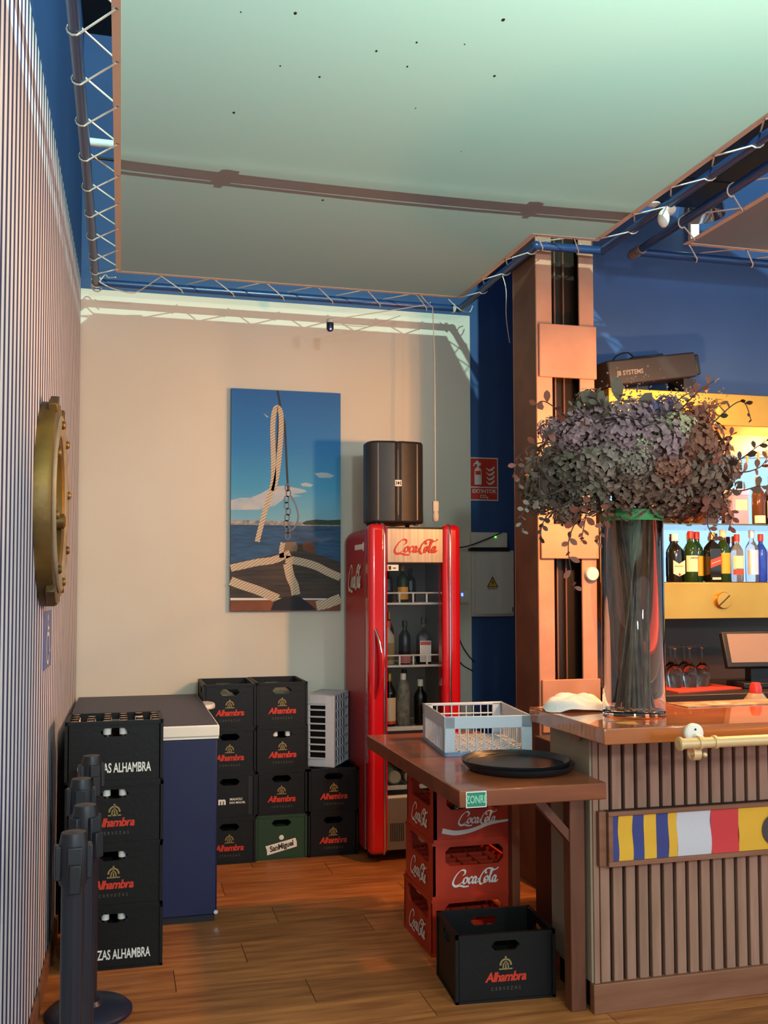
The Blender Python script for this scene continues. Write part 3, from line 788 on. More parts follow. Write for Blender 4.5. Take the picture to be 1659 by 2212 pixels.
MB().poly([(0.145, 0.24), (0.130, 0.219), (0.139, 0.219), (0.134, 0.201), (0.151, 0.224), (0.141, 0.224)], FRONT(0, -0.0466, 0)).build('bolt_symbol', 'dark_print', dr_)
MB().text('ELECTRICO', FRONT(0.14, -0.0461, 0.18, 0.013)).build('lettering', 'dark_print', dr_)
MB().box(0.272, 0.279, -0.055, -0.045, 0.03, 0.06).build('latch', 'chrome', dr_)
th = thing('thermostat', 'small white control box with a blue light beside the fridge', 'thermostat', (2.12, YB - 0.012, 1.44))
MB().box(0, 0.055, -0.03, 0, 0, 0.085).build('case', 'white_plastic', th, bevel=0.004)
MB().poly([(0.004, 0.045), (0.018, 0.045), (0.018, 0.065), (0.004, 0.065)], FRONT(0, -0.0305, 0)).build('display', 'led_blue', th)
cb = thing('black_cable', 'thin black cable hanging in a slant beside the fridge', 'cable', (2.09, YB - 0.02, 1.30))
MB().tube(crom([(0, 0, 0), (0.04, 0, -0.12), (0.09, -0.002, -0.2), (0.13, 0, -0.24)], 6), 0.0035).tube(crom([(0.0, 0, -0.2), (0.05, 0, -0.26), (0.12, 0, -0.30)], 5), 0.0035).build('wire', 'cable_black', cb, smooth=60)
ub = thing('dark_storage_unit', 'dark low storage unit by the navy wall under the electrical cabinet', 'cabinet', (2.32, 5.88, 0))
MB().box(-0.17, 0.2, -0.42, 0.22, 0.03, 0.58).build('body', 'back_dark', ub, bevel=0.005)
MB().box(-0.15, 0.18, -0.40, 0.2, 0, 0.03).build('plinth', 'black_plastic', ub)
pw_ = thing('power_strip', 'power strip with two glowing orange switches behind the red crates', 'power strip', (2.21, 5.462, 0.30))
MB().box(-0.025, 0.025, -0.03, 0, -0.14, 0.14).build('case', 'black_plastic', pw_, bevel=0.006)
for z in (-0.035, 0.03): MB().box(-0.014, 0.014, -0.035, -0.03, z - 0.02, z + 0.02).build('switch', 'led_orange', pw_, bevel=0.003)

# ------------------------------------------------------------------ cords hanging from the sail
sc_ = thing('hanging_cord', 'white cord with a knotted tassel hanging down beside the loudspeaker', 'cord', (1.80, 5.62, 1.93))
MB().tube([(0, 0, 0.12), (0.0, 0.0, 0.6), (0.002, 0.01, 1.0), (0.0, 0.04, 1.30), (-0.03, 0.08, 1.345), (-0.08, 0.03, 1.37)], 0.0028).build('cord', 'rope_white', sc_, smooth=60)
MB().box(-0.018, 0.018, -0.012, 0.012, 0.06, 0.125).build('knot', 'rope_white', sc_, bevel=0.006)
MB().lathe([(0.012, 0.065), (0.02, 0.045), (0.018, 0.01), (0.008, 0.0)], 10).build('tassel', 'rope_white', sc_, smooth=50)
mc = thing('mini_camera', 'tiny black camera with a blue light hung from two cords', 'camera', (1.157, 5.6, 3.025))
MB().lathe([(1e-5, 0), (0.014, 0.004), (0.021, 0.018), (0.021, 0.062), (0.016, 0.07)], 16).build('body', 'black_plastic', mc, smooth=40)
MB().lathe([(0.0215, 0.052), (0.0225, 0.056), (0.0215, 0.07), (0.016, 0.074)], 16).build('collar', 'grey_plastic', mc, smooth=40)
MB().lathe([(0.006, 0), (0.006, 0.003), (1e-5, 0.004)], 10, FRONT(0.0, -0.017, 0.012)).build('indicator', 'led_blue', mc)
MB().tube([(0, 0, 0.07), (0.3, 0.06, 0.15), (0.62, 0.14, 0.24)], 0.0028).tube([(0, 0, 0.045), (0.26, 0.16, 0.085), (0.5, 0.27, 0.20)], 0.002).build('cord', 'rope_white', mc, smooth=60)
hc = thing('hanging_cord', 'thin grey cord drooping beside the copper column', 'cord', (2.03, 5.0, 3.27))
MB().tube(crom([(0, 0.1, 0.0), (0.02, 0.1, -0.08), (0.06, 0.2, -0.2), (0.12, 0.3, -0.32)], 6), 0.0025).build('cord', 'rope_white', hc, smooth=60)

# ------------------------------------------------------------------ drinks fridge
FX0, FX1, FY0, FYD, FY1, FZ = 1.352, 1.893, 5.44, 5.56, 6.05, 1.90
fg = thing('drinks_fridge', 'tall red retro drinks fridge with a glass door', 'fridge', ((FX0 + FX1) / 2, (FY0 + FY1) / 2, 0))
O = Vector(((FX0 + FX1) / 2, (FY0 + FY1) / 2, 0))


def fbox(mb, x0, x1, y0, y1, z0, z1): return mb.box(x0 - O.x, x1 - O.x, y0 - O.y, y1 - O.y, z0, z1)


def rounded_shell(x0, x1, y0, y1, z0, z1, r, t):
    # closed outer skin with rounded top corners, open to the front: prism of an arch profile
    out = [(x0, z0)] + [(x0 + r - r * cos(a), z1 - r + r * sin(a)) for a in [i * pi / 2 / 8 for i in range(9)]] + [(x1 - r + r * sin(a), z1 - r + r * cos(a)) for a in [i * pi / 2 / 8 for i in range(9)]] + [(x1, z0)]
    inn = [(x0 + t, z0 + t)] + [(x0 + t + (r - t) * (1 - cos(a)), z1 - r + (r - t) * sin(a)) for a in [i * pi / 2 / 8 for i in range(9)]] + [(x1 - r + (r - t) * sin(a), z1 - r + (r - t) * cos(a)) for a in [i * pi / 2 / 8 for i in range(9)]] + [(x1 - t, z0 + t)]
    return out, inn


out, inn = rounded_shell(FX0, FX1, FYD, FY1, 0.06, FZ - 0.01, 0.07, 0.04)
n = len(out)
vs = [(x - O.x, FYD - O.y, z) for x, z in out] + [(x - O.x, FY1 - O.y, z) for x, z in out] + [(x - O.x, FYD - O.y, z) for x, z in inn] + [(x - O.x, FY1 - 0.04 - O.y, z) for x, z in inn]
fs = [(i, (i + 1) % n, n + (i + 1) % n, n + i) for i in range(n)] + [tuple(range(n, 2 * n))]
mb = MB().add(vs, fs); mb.build('body', 'fridge_side', fg, smooth=40)
mb = MB().add(vs, [(2 * n + i, 2 * n + (i + 1) % n, 3 * n + (i + 1) % n, 3 * n + i) for i in range(n)] + [tuple(range(3 * n, 4 * n))] + [(i, (i + 1) % n, 2 * n + (i + 1) % n, 2 * n + i) for i in range(n)])
mb.build('liner', 'fridge_inside', fg)
door = fbox(MB(), FX0 - 0.004, 1.462, FY0, FYD - 0.006, 0.05, FZ + 0.005).build('door', 'fridge_red', fg, bevel=0.034, seg=6)
fbox(MB(), 1.785, FX1 + 0.004, FY0, FYD - 0.006, 0.05, FZ + 0.005).build('door_stile', 'fridge_red', door, bevel=0.034, seg=6)
fbox(MB(), 1.45, 1.80, FY0 + 0.014, FYD - 0.01, 1.675, FZ - 0.012).build('header_panel', 'steel', door, bevel=0.012, seg=3)
fbox(MB(), 1.45, 1.80, FY0 + 0.02, FYD - 0.01, 0.07, 0.36).build('lower_grille', M('grille_grey', '6a6058', 0.4), door, bevel=0.004)
for i in range(7): fbox(MB(), 1.475 + i * 0.012, 1.480 + i * 0.012, FY0 + 0.017, FY0 + 0.022, 0.12, 0.22).build('grille_slit', 'black_plastic', door)
fbox(MB(), 1.462, 1.785, FY0 + 0.03, FY0 + 0.036, 0.36, 1.675).build('glass_pane', 'glass_thin', door)
fbox(MB(), 1.462, 1.785, FY0 + 0.022, FY0 + 0.044, 0.352, 0.372).build('pane_sill', 'white_metal', door)
for xx in (1.437, 1.827):
    pts = [(xx - O.x, FY0 - 0.004 - O.y, 0.10), (xx - O.x, FY0 - 0.004 - O.y, FZ - 0.06), (xx - O.x, FY0 + 0.006 - O.y, FZ - 0.015), (xx - O.x, FY0 + 0.03 - O.y, FZ + 0.006), (xx - O.x, FYD - 0.03 - O.y, FZ + 0.007)]
    MB().tube([(pts[0][0], pts[0][1] + 0.02, 0.055), (pts[0][0], pts[0][1] + 0.006, 0.075)] + pts, 0.0065, 8).build('chrome_strip', 'chrome', door, smooth=60)
# curved handle on the left stile
MB().tube(crom([(1.385 - O.x, FY0 - O.y, 1.30), (1.40 - O.x, FY0 - 0.03 - O.y, 1.24), (1.415 - O.x, FY0 - 0.045 - O.y, 1.14), (1.405 - O.x, FY0 - 0.03 - O.y, 1.0), (1.385 - O.x, FY0 - O.y, 0.92)], 6), [0.006] + [0.006 + 0.008 * sin(pi * i / 24) for i in range(1, 24)] + [0.006], 8).build('handle', 'fridge_red', door, smooth=60)
MB().tube(crom([(1.384 - O.x, FY0 - 0.008 - O.y, 1.31), (1.398 - O.x, FY0 - 0.04 - O.y, 1.25), (1.408 - O.x, FY0 - 0.055 - O.y, 1.18)], 5), 0.005, 6).build('handle_trim', 'chrome', door, smooth=60)
cola(MB(), FRONT(1.625 - O.x, FY0 + 0.0125 - O.y, 1.775, 0.078), 1.05).build('lettering', 'red_print', door)
fbox(MB(), 1.464, 1.528, FY0 + 0.027, FY0 + 0.029, 1.638, 1.672).build('price_sticker', 'white_print', door)
MB().poly([(0.005, 0.006), (0.021, 0.006), (0.021, 0.027), (0.005, 0.027)], FRONT(1.464 - O.x, FY0 + 0.0265 - O.y, 1.638)).poly([(0.03, 0.012), (0.05, 0.012), (0.05, 0.018), (0.03, 0.018)], FRONT(1.464 - O.x, FY0 + 0.0265 - O.y, 1.638)).build('sticker_print', 'dark_print', door)
cola(MB(), basis((0, -1, 0), (0, 0, 1), (-1, 0, 0), (FX0 - 0.0015 - O.x, 5.80 - O.y, 1.60)) @ Matrix.Diagonal((0.105, 0.14, 0.1, 1)), 0.95).build('side_lettering', 'white_print', fg)
MB().box(FX0 - 0.002 - O.x, FX0 - O.x, 5.58 - O.y, 5.80 - O.y, 1.765, 1.795).build('side_label', 'white_print', fg)
MB().box(FX0 - 0.0025 - O.x, FX0 - O.x, 5.585 - O.y, 5.60 - O.y, 1.755, 1.805).build('side_label', 'white_print', fg)
for zt in (1.449, 1.088, 0.730, 0.395):
    sh = MB()
    for i in range(9): sh.bar((1.40 + i * 0.055 - O.x, 5.58 - O.y, zt + 0.002), (1.40 + i * 0.055 - O.x, 6.0 - O.y, zt + 0.002), 0.004, 0.004)
    sh.bar((1.395 - O.x, 5.585 - O.y, zt), (1.85 - O.x, 5.585 - O.y, zt), 0.006, 0.010).bar((1.395 - O.x, 5.99 - O.y, zt), (1.85 - O.x, 5.99 - O.y, zt), 0.006, 0.008)
    shelf = sh.build('shelf', 'white_metal', fg)
    if zt > 0.9:
        g = MB(); y_ = 5.575 - O.y; x0_, x1_ = 1.475 - O.x, 1.815 - O.x
        g.box(x0_, x1_, y_ - 0.006, y_, zt - 0.006, zt + 0.006).box(x0_, x1_, y_ - 0.006, y_, zt + 0.058, zt + 0.066)
        for i in range(5):
            x = x0_ + (x1_ - x0_ - 0.010) * i / 4
            g.box(x, x + 0.010, y_ - 0.006, y_, zt, zt + 0.06)
        g.build('guard_rail', 'white_metal', shelf)
    else:
        fbox(MB(), 1.40, 1.845, 5.568, 5.578, zt - 0.012, zt + 0.012).build('front_edge', 'white_metal', shelf)
for x in (FX0 + 0.05, FX1 - 0.05):
    for y in (5.62, 6.0): MB().cyl((x - O.x, y - O.y, 0), (x - O.x, y - O.y, 0.065), 0.02, 10).build('foot', 'black_plastic', fg)

# ------------------------------------------------------------------ bottles
M('b_dark', '15120e', 0.12, spec=0.7); M('b_green', '14301a', 0.1, spec=0.7); M('b_amber', '8a4210', 0.08, trans=0.75, ior=1.33)
M('b_brown', '3a1e0a', 0.1, trans=0.3); M('b_clear', 'e8ecec', 0.03, trans=0.92, ior=1.25); M('b_blue', '2a50c8', 0.05, trans=0.4); M('b_pink', '9a4038', 0.08, trans=0.4)
M('b_oldgreen', '2c4a1c', 0.08, trans=0.45, ior=1.33); M('b_cream', 'b4aa94', 0.25)
M('l_cream', 'e2c9a4', 0.6); M('l_white', 'e4e0d8', 0.6); M('l_yellow', 'd89a2c', 0.6); M('l_red', 'b8402c', 0.6); M('l_silver', 'c8c8cc', 0.3, 0.5)
M('c_red', 'a8261c', 0.4); M('c_white', 'dcd6ca', 0.5); M('c_dark', '201a16', 0.4); M('c_orange', 'd0501c', 0.4); M('c_gold', 'a88440', 0.35, 0.6)


def bottle(name, label, loc, h, r, glass, cap=None, labels=(), sh=0.62, nk=0.36, cat='bottle', group=None, n=16, square=False):
    t = thing(name, label, cat, loc, group=group)
    rn = r * nk
    prof = [(1e-5, 0.002), (r * 0.9, 0.0), (r, 0.006), (r, h * sh), (r * 0.92, h * (sh + 0.06)), (r * 0.62, h * (sh + 0.13)), (rn, h * (sh + 0.19)), (rn * 0.92, h * 0.94), (rn * 1.1, h * 0.945), (rn * 1.1, h), (1e-5, h)]
    mat = Matrix.Rotation(pi / 4, 4, 'Z') if square else None
    if square:
        prof = [(a * (1.3 if a > rn * 1.3 else 1), b) for a, b in prof]
    MB().lathe(prof, 4 if square else n, mat).build('glass', glass, t, smooth=40, bevel=0.004 if square else 0)
    if cap:
        MB().lathe([(rn * 1.25, h * 0.86), (rn * 1.28, h * 0.99), (rn * 1.1, h + 0.003), (1e-5, h + 0.004)], 12).build('cap', cap, t, smooth=40)
    for (a, b, mt, *full) in labels:
        rr = r * (1.0 if not square else 1.0) + 0.0008
        if square: MB().box(-r * 0.86, r * 0.86, -r * 0.94 - 0.001, -r * 0.92, h * a, h * b).build('label', mt, t)
        elif b > sh + 0.12: MB().lathe([(rn * 1.12, h * a), (rn * 1.1, h * b)], n).build('neck_label', mt, t, smooth=40)
        else:
            nn = 12; A0, A1 = radians(-160), radians(-20)
            vs = [(rr * cos(A0 + (A1 - A0) * i / nn), rr * sin(A0 + (A1 - A0) * i / nn), z) for z in (h * a, h * b) for i in range(nn + 1)]
            MB().add(vs, [(i, i + 1, nn + 2 + i, nn + 1 + i) for i in range(nn)]).build('label', mt, t, smooth=40)
    return t


FGR = 'bottles in the red fridge'
bottle('fridge_bottle', 'dark bottle at the left of the top fridge shelf', (1.52, 5.68, 1.455), 0.21, 0.032, 'b_dark', 'c_dark', group=FGR)
bottle('fridge_bottle', 'bottle with a yellow label on the top fridge shelf', (1.605, 5.66, 1.455), 0.215, 0.034, 'b_oldgreen', 'c_gold', [(0.08, 0.42, 'l_yellow')], group=FGR)
bottle('fridge_bottle', 'dark wide bottle in the middle of the top fridge shelf', (1.67, 5.72, 1.455), 0.20, 0.036, 'b_dark', 'c_dark', group=FGR)
bottle('fridge_bottle', 'clear patterned bottle with an orange cap on the middle fridge shelf', (1.515, 5.66, 1.094), 0.25, 0.040, 'b_cream', 'c_orange', [(0.1, 0.5, 'gold_print')], group=FGR)
bottle('fridge_bottle', 'tall slim bottle at the back of the middle fridge shelf', (1.56, 5.80, 1.094), 0.30, 0.030, 'b_oldgreen', 'c_gold', group=FGR)
bottle('fridge_bottle', 'dark bottle with a pink label on the middle fridge shelf', (1.618, 5.66, 1.094), 0.25, 0.036, 'b_dark', 'c_dark', [(0.02, 0.22, M('l_pink', 'b07078', 0.6))], group=FGR)
bt = bottle('fridge_bottle', 'square dark bottle with a white and red label on the middle fridge shelf', (1.735, 5.66, 1.094), 0.27, 0.040, 'b_dark', 'c_dark', [(0.04, 0.50, 'l_white')], group=FGR, square=True, sh=0.56)
MB().box(-0.032, 0.032, -0.0396, -0.039, 0.11, 0.13).build('label_band', 'l_red', bt)
MB().lathe([(0.012, 0), (0.016, 0)], 14, FRONT(0, -0.0397, 0.165) @ Matrix.Scale(1.0, 4)).build('label_ring', 'grey_print', bt)
bottle('fridge_bottle', 'wine bottle with a cream label on the lower fridge shelf', (1.525, 5.66, 0.736), 0.30, 0.036, 'b_dark', 'c_gold', [(0.10, 0.55, 'l_cream'), (0.04, 0.10, 'l_red')], group=FGR)
bottle('fridge_bottle', 'pale patterned bottle on the lower fridge shelf', (1.605, 5.65, 0.736), 0.30, 0.040, M('b_pale', '8c8c7c', 0.3, noise=('5c5c50', 30, 3)), 'c_white', group=FGR, sh=0.72)
bottle('fridge_bottle', 'dark bottle with a white cap at the right of the lower fridge shelf', (1.72, 5.68, 0.736), 0.26, 0.038, 'b_dark', 'c_white', group=FGR)
bottle('fridge_bottle', 'dark slim bottle behind the pale one on the lower fridge shelf', (1.66, 5.82, 0.736), 0.31, 0.034, 'b_dark', 'c_dark', group=FGR)
for i, (x, z, lb) in enumerate([(1.545, 0.44, 'lying bottle with a pale round base on the bottom fridge shelf, left'), (1.645, 0.44, 'lying bottle with a pale round base on the bottom fridge shelf, right'), (1.595, 0.515, 'lying bottle on top of the two others on the bottom fridge shelf')]):
    t = thing('lying_bottle', lb, 'bottle', (x, 5.62, z), group=FGR)
    MB().lathe([(1e-5, 0.006), (0.03, 0.0), (0.04, 0.008), (0.041, 0.18), (0.03, 0.22), (0.014, 0.26), (0.014, 0.31), (1e-5, 0.31)], 16, basis((1, 0, 0), (0, 0, -1), (0, 1, 0))).build('glass', 'b_cream' if i < 2 else 'b_green', t, smooth=40)

# ------------------------------------------------------------------ loudspeaker on the fridge
ls = thing('loudspeaker', 'black loudspeaker standing on top of the red fridge', 'loudspeaker', (1.551, 5.68, 1.905))
prof = [(-0.172, -0.06), (-0.155, -0.10), (-0.125, -0.118), (-0.02, -0.132), (0.0, -0.120), (0.02, -0.132), (0.125, -0.118), (0.155, -0.10), (0.172, -0.06), (0.172, 0.02), (0.09, 0.20), (-0.09, 0.20), (-0.172, 0.02)]
MB().prism(prof, 0.012, 0.492).build('cabinet', 'speaker_black', ls, bevel=0.014, seg=4)
MB().box(-0.004, 0.004, -0.128, -0.116, 0.06, 0.44).build('centre_groove', 'black_plastic', ls)
for sx in (-1, 1): MB().box(sx * 0.118 - 0.004, sx * 0.118 + 0.004, -0.1225, -0.114, 0.03, 0.475).build('grille_edge', M('speaker_edge', '4a4442', 0.4), ls)
MB().box(-0.02, 0.02, -0.136, -0.122, 0.225, 0.262).build('badge', 'white_print', ls, bevel=0.002)
MB().poly([(-0.015, 0.232), (-0.010, 0.232), (-0.010, 0.255), (-0.015, 0.255)], FRONT(0, -0.1366, 0)).poly([(0.010, 0.232), (0.015, 0.232), (0.015, 0.255), (0.010, 0.255)], FRONT(0, -0.1366, 0)).poly([(0.007 * cos(a * pi / 6), 0.2435 + 0.009 * sin(a * pi / 6)) for a in range(12)], FRONT(0, -0.1366, 0)).build('badge_print', 'dark_print', ls)
for x in (-0.12, 0.12):
    for y in (-0.08, 0.1): MB().cyl((x, y, 0), (x, y, 0.014), 0.014, 10).build('foot', 'black_plastic', ls)

# ------------------------------------------------------------------ chest freezer
fz = thing('chest_freezer', 'navy blue chest freezer with a white rimmed lid', 'freezer', (0.099, 5.42, 0))
MB().box(-0.33, 0.345, -0.685, 0.66, 0.03, 0.842).build('body', 'navy_paint', fz, bevel=0.008)
MB().box(-0.335, 0.335, -0.675, 0.65, 0.0, 0.03).build('base', 'black_plastic', fz)
lid = MB().box(-0.335, 0.352, -0.695, 0.665, 0.852, 0.905).build('lid', 'white_plastic', fz, bevel=0.006)
MB().box(-0.335, 0.349, -0.69, 0.665, 0.842, 0.852).build('gasket', 'white_plastic', lid)
MB().box(-0.33, 0.343, -0.685, 0.66, 0.905, 0.909).build('lid_top', 'freezer_top', lid)
MB().prism([(0.0, -0.10), (0.035, -0.09), (0.058, -0.05), (0.062, 0.0), (0.058, 0.05), (0.035, 0.09), (0.0, 0.10)], 0.885, 0.912, Matrix.Translation((0.345, 0.15, 0))).build('lid_handle', 'white_plastic', lid, bevel=0.008)
MB().cyl((0.34, -0.686, 0.045), (0.34, -0.692, 0.045), 0.01, 10).build('rivet', 'chrome', fz)

# ------------------------------------------------------------------ crates
def plate(mb, mt, w, h, t, hole=None, ch=0.016):
    # upright plate, x -w/2..w/2, y 0..h, thickness towards -z, with a cut-corner hand hole
    if not hole: return mb.box(-w / 2, w / 2, 0, h, -t, 0, mt)
    a, b, c, d = hole
    mb.box(-w / 2, w / 2, 0, c, -t, 0, mt).box(-w / 2, w / 2, d, h, -t, 0, mt).box(-w / 2, a, c, d, -t, 0, mt).box(b, w / 2, c, d, -t, 0, mt)
    if ch:
        for x, y, sx, sy in ((a, c, 1, 1), (b, c, -1, 1), (a, d, 1, -1), (b, d, -1, -1)):
            mb.prism([(x, y), (x + sx * ch, y), (x, y + sy * ch)] if sx * sy > 0 else [(x, y), (x, y + sy * ch), (x + sx * ch, y)], -t, 0, mt)
    return mb


def crate_body(w, d, h, holew=0.11, t=0.012):
    mb = MB(); e = 0.004
    hz = (0.185, 0.222)
    plate(mb, FRONT(0, -d / 2 + e, 0), w - 2 * e, h, t, (-holew / 2, holew / 2, *hz))
    plate(mb, basis((-1, 0, 0), (0, 0, 1), (0, 1, 0), (0, d / 2 - e, 0)), w - 2 * e, h, t, (-holew / 2, holew / 2, *hz))
    plate(mb, SIDEL(-w / 2 + e, 0, 0), d - 2 * e, h, t, (-holew / 2, holew / 2, *hz))
    plate(mb, SIDER(w / 2 - e, 0, 0), d - 2 * e, h, t, (-holew / 2, holew / 2, *hz))
    mb.box(-w / 2 + 0.01, w / 2 - 0.01, -d / 2 + 0.01, d / 2 - 0.01, 0.003, 0.012)
    for za, zb in ((h - 0.014, h), (0.0, 0.01)):   # rim and foot lips
        mb.box(-w / 2, w / 2, -d / 2, -d / 2 + e, za, zb).box(-w / 2, w / 2, d / 2 - e, d / 2, za, zb)
        mb.box(-w / 2, -w / 2 + e, -d / 2, d / 2, za, zb).box(w / 2 - e, w / 2, -d / 2, d / 2, za, zb)
    for sx in (-1, 1):
        for sy in (-1, 1): mb.box(sx * w / 2 - 0.012 * (sx > 0), sx * w / 2 + 0.012 * (sx < 0), sy * d / 2 - 0.012 * (sy > 0), sy * d / 2 + 0.012 * (sy < 0), 0, h)
    return mb


def dividers(w, d, nx, ny, z0, z1):
    mb = MB()
    for i in range(1, nx): mb.box(-w / 2 + w * i / nx - 0.0015, -w / 2 + w * i / nx + 0.0015, -d / 2 + 0.012, d / 2 - 0.012, z0, z1)
    for j in range(1, ny): mb.box(-w / 2 + 0.012, w / 2 - 0.012, -d / 2 + d * j / ny - 0.0015, -d / 2 + d * j / ny + 0.0015, z0, z1)
    return mb


def emblem(y, zc, s, dx=0.0):
    F = FRONT(dx, y, zc, s); mb = MB()
    mb.ribbon([(0.5 * cos(a), 0.35 + 0.55 * sin(a)) for a in [radians(i * 18) for i in range(11)]], 0.16, F)
    mb.ribbon([(-0.25, 0), (-0.22, 0.45), (0, 0.72), (0.22, 0.45), (0.25, 0)], 0.12, F)
    mb.poly([(-0.62, -0.02), (0.62, -0.02), (0.62, 0.10), (-0.62, 0.10)], F).poly([(-0.08, 0.9), (0.08, 0.9), (0.08, 1.15), (-0.08, 1.15)], F)
    mb.poly([(-0.06, 0.1), (0.06, 0.1), (0.06, 0.5), (-0.06, 0.5)], F)
    return mb


def crate(label, w, d, kind, mat='crate_black', group='beer crates'):
    h = 0.25
    t = thing('beer_crate', label, 'crate', group=group)
    crate_body(w, d, h).build('body', mat, t)
    dividers(w, d, 6 if w > d else 4, 4 if w > d else 6, 0.012, 0.15).build('divider', mat, t)
    y = -d / 2 + 0.003
    if kind == 'red':
        MB().text('Alhambra', FRONT(0, y, 0.088, 0.047)).build('brand_lettering', 'red_print', t)
        emblem(y, 0.116, 0.042).build('emblem', 'gold_print', t)
        MB().text('CERVEZAS', FRONT(0, y, 0.046, 0.018)).build('small_lettering', 'grey_print', t)
    elif kind == 'white':
        MB().text('CERVEZAS ALHAMBRA', FRONT(0, y, 0.058, 0.054) @ Matrix.Diagonal((0.74, 1, 1, 1))).build('brand_lettering', 'white_print', t)
    elif kind == 'mahou':
        MB().text('m', FRONT(-0.042, y, 0.098, 0.055)).build('brand_lettering', 'white_print', t)
        MB().text('MAHOU', FRONT(0.036, y, 0.107, 0.019)).build('brand_lettering', 'white_print', t)
        MB().text('SAN MIGUEL', FRONT(0.044, y, 0.088, 0.016)).build('brand_lettering', 'white_print', t)
        MB().box(0.105, 0.125, y - 0.0005, y + 0.002, 0.02, 0.23).build('side_slot', 'black_plastic', t)
    elif kind == 'sanmiguel':
        R = FRONT(0, y, 0.072) @ Matrix.Rotation(radians(13), 4, 'Z')
        MB().poly([(-0.09, -0.026), (0.085, -0.026), (0.09, 0.0), (0.088, 0.024), (-0.088, 0.026), (-0.085, 0.0)], R).build('banner', 'l_white', t)
        MB().text('SanMiguel', R @ Matrix.Translation((0, 0, 0.0006)) @ Matrix.Scale(0.043, 4)).build('brand_lettering', 'dark_print', t)
        MB().ball((0, y, 0.122), 0.014, 8, (1, 0.08, 1)).build('emblem', 'l_white', t)
    return t


GB = 'crates stacked by the wall'
base_red40 = None
SXc, SYc = -0.017, 4.405
stack = [('white', 'lowest crate of the stack by the striped wall, white lettering'), ('red', 'second crate from the floor in the stack by the striped wall'),
         ('red', 'third crate from the floor in the stack by the striped wall'), ('white', 'top crate full of bottles in the stack by the striped wall')]
protos = {}
for i, (kd, lb) in enumerate(stack):
    if kd not in protos: c = protos[kd] = crate(lb, 0.39, 0.30, kd, group='crates of the front left stack')
    else: c = dup(protos[kd], label=lb)
    c.location = (SXc + (0.002, -0.002, 0.001, -0.003)[i], SYc, 0.25 * i); c.rotation_euler = (0, 0, radians((-0.4, 0.3, -0.3, 0.2)[i]))


def beer(label, loc, group):
    global beer0
    if beer0 is None:
        beer0 = bottle('beer_bottle', label, loc, 0.236, 0.028, 'b_brown', None, [(0.76, 0.95, 'l_white')], sh=0.55, nk=0.52, group=group, n=12)
        return beer0
    return dup(beer0, loc=loc, label=label, group=group)


beer0 = None
for i in range(6):
    for j in range(4):
        if (i, j) in ((4, 2), (1, 3)): continue
        beer('brown bottle, %s row, %s from the left, in the open top crate' % (('front', 'second', 'third', 'back')[j], ('first', 'second', 'third', 'fourth', 'fifth', 'sixth')[i]), (SXc - 0.195 + 0.39 * (i + 0.5) / 6, SYc - 0.15 + 0.30 * (j + 0.5) / 4, 0.763), 'bottles in the open top crate')
for i, nm in enumerate(('lowest', 'second', 'third')):
    for k_, sd in ((2, 'left'), (3, 'right')):
        if i == 1 and k_ == 2: continue
        beer('%s white bottle neck in the hand hole of the %s crate by striped wall' % (sd, nm), (SXc - 0.195 + 0.39 * (k_ + 0.5) / 6, SYc - 0.15 + 0.30 * 0.5 / 4, 0.25 * i + 0.013), 'bottles seen through hand holes')

backs = [('A', 0.600, 5.875, [('red', 'bottom crate of the stack behind the freezer'), ('mahou', 'crate with small white lettering, second from the floor behind the freezer'), ('red', 'third crate from the floor behind the freezer'), ('red', 'top crate of the stack behind the freezer')]),
         ('B', 0.8995, 5.90, [('sanmiguel', 'dark green crate with a white slanted banner, bottom of the middle stack'), ('red', 'second crate from the floor in the middle back stack'), ('red', 'third crate of the middle back stack, two white bottle necks in its hole'), ('red', 'top crate of the middle back stack')]),
         ('C', 1.199, 5.895, [('red', 'bottom crate of the short stack beside the red fridge'), ('red', 'upper crate of the short stack beside the red fridge')])]
pr2 = {}
for nm, x, y, lst in backs:
    for i, (kd, lb) in enumerate(lst):
        if kd not in pr2: c = pr2[kd] = crate(lb, 0.295, 0.40, kd, 'crate_green' if kd == 'sanmiguel' else 'crate_black', group='crates stacked at the back wall')
        else: c = dup(pr2[kd], label=lb)
        c.location = (x + random.uniform(-0.002, 0.002), y, 0.25 * i + 0.001 * 0); c.rotation_euler = (0, 0, radians(random.uniform(-0.5, 0.5)))
for k_, sd in ((1, 'left'), (2, 'right')):
    beer('%s white bottle neck in the hand hole of the middle back stack' % sd, (0.8995 - 0.1475 + 0.295 * (k_ + 0.5) / 4, 5.90 - 0.2 + 0.4 * 0.5 / 6, 0.513), 'bottles seen through hand holes')
for x, y, lb in ((0.56, 5.80, 'crumpled pale bag lying in the top crate behind the freezer'), (0.90, 5.86, 'crumpled pale bag lying in the top crate of the middle stack')):
    t = thing('crumpled_bag', lb, 'bag', (x, y, 0.902))
    mb = MB(); rng = random.Random(int(x * 100))
    N = 8; vs = []; fs = []
    for j in range(N):
        for i in range(N):
            u, v = i / (N - 1) - 0.5, j / (N - 1) - 0.5
            vs.append((u * 0.17, v * 0.17, 0.008 + 0.055 * max(0, 1 - 3.2 * (u * u + v * v)) * (0.7 + 0.5 * rng.random())))
    fs = [(j * N + i, j * N + i + 1, (j + 1) * N + i + 1, (j + 1) * N + i) for j in range(N - 1) for i in range(N - 1)]
    mb.add(vs, fs); vb = [(x_, y_, 0) for x_, y_, z_ in vs]
    ob = mb.build('sheet', M('bag', '7c7c6a', 0.5), t, smooth=50)
    sol = ob.modifiers.new('s', 'SOLIDIFY'); sol.thickness = 0.003

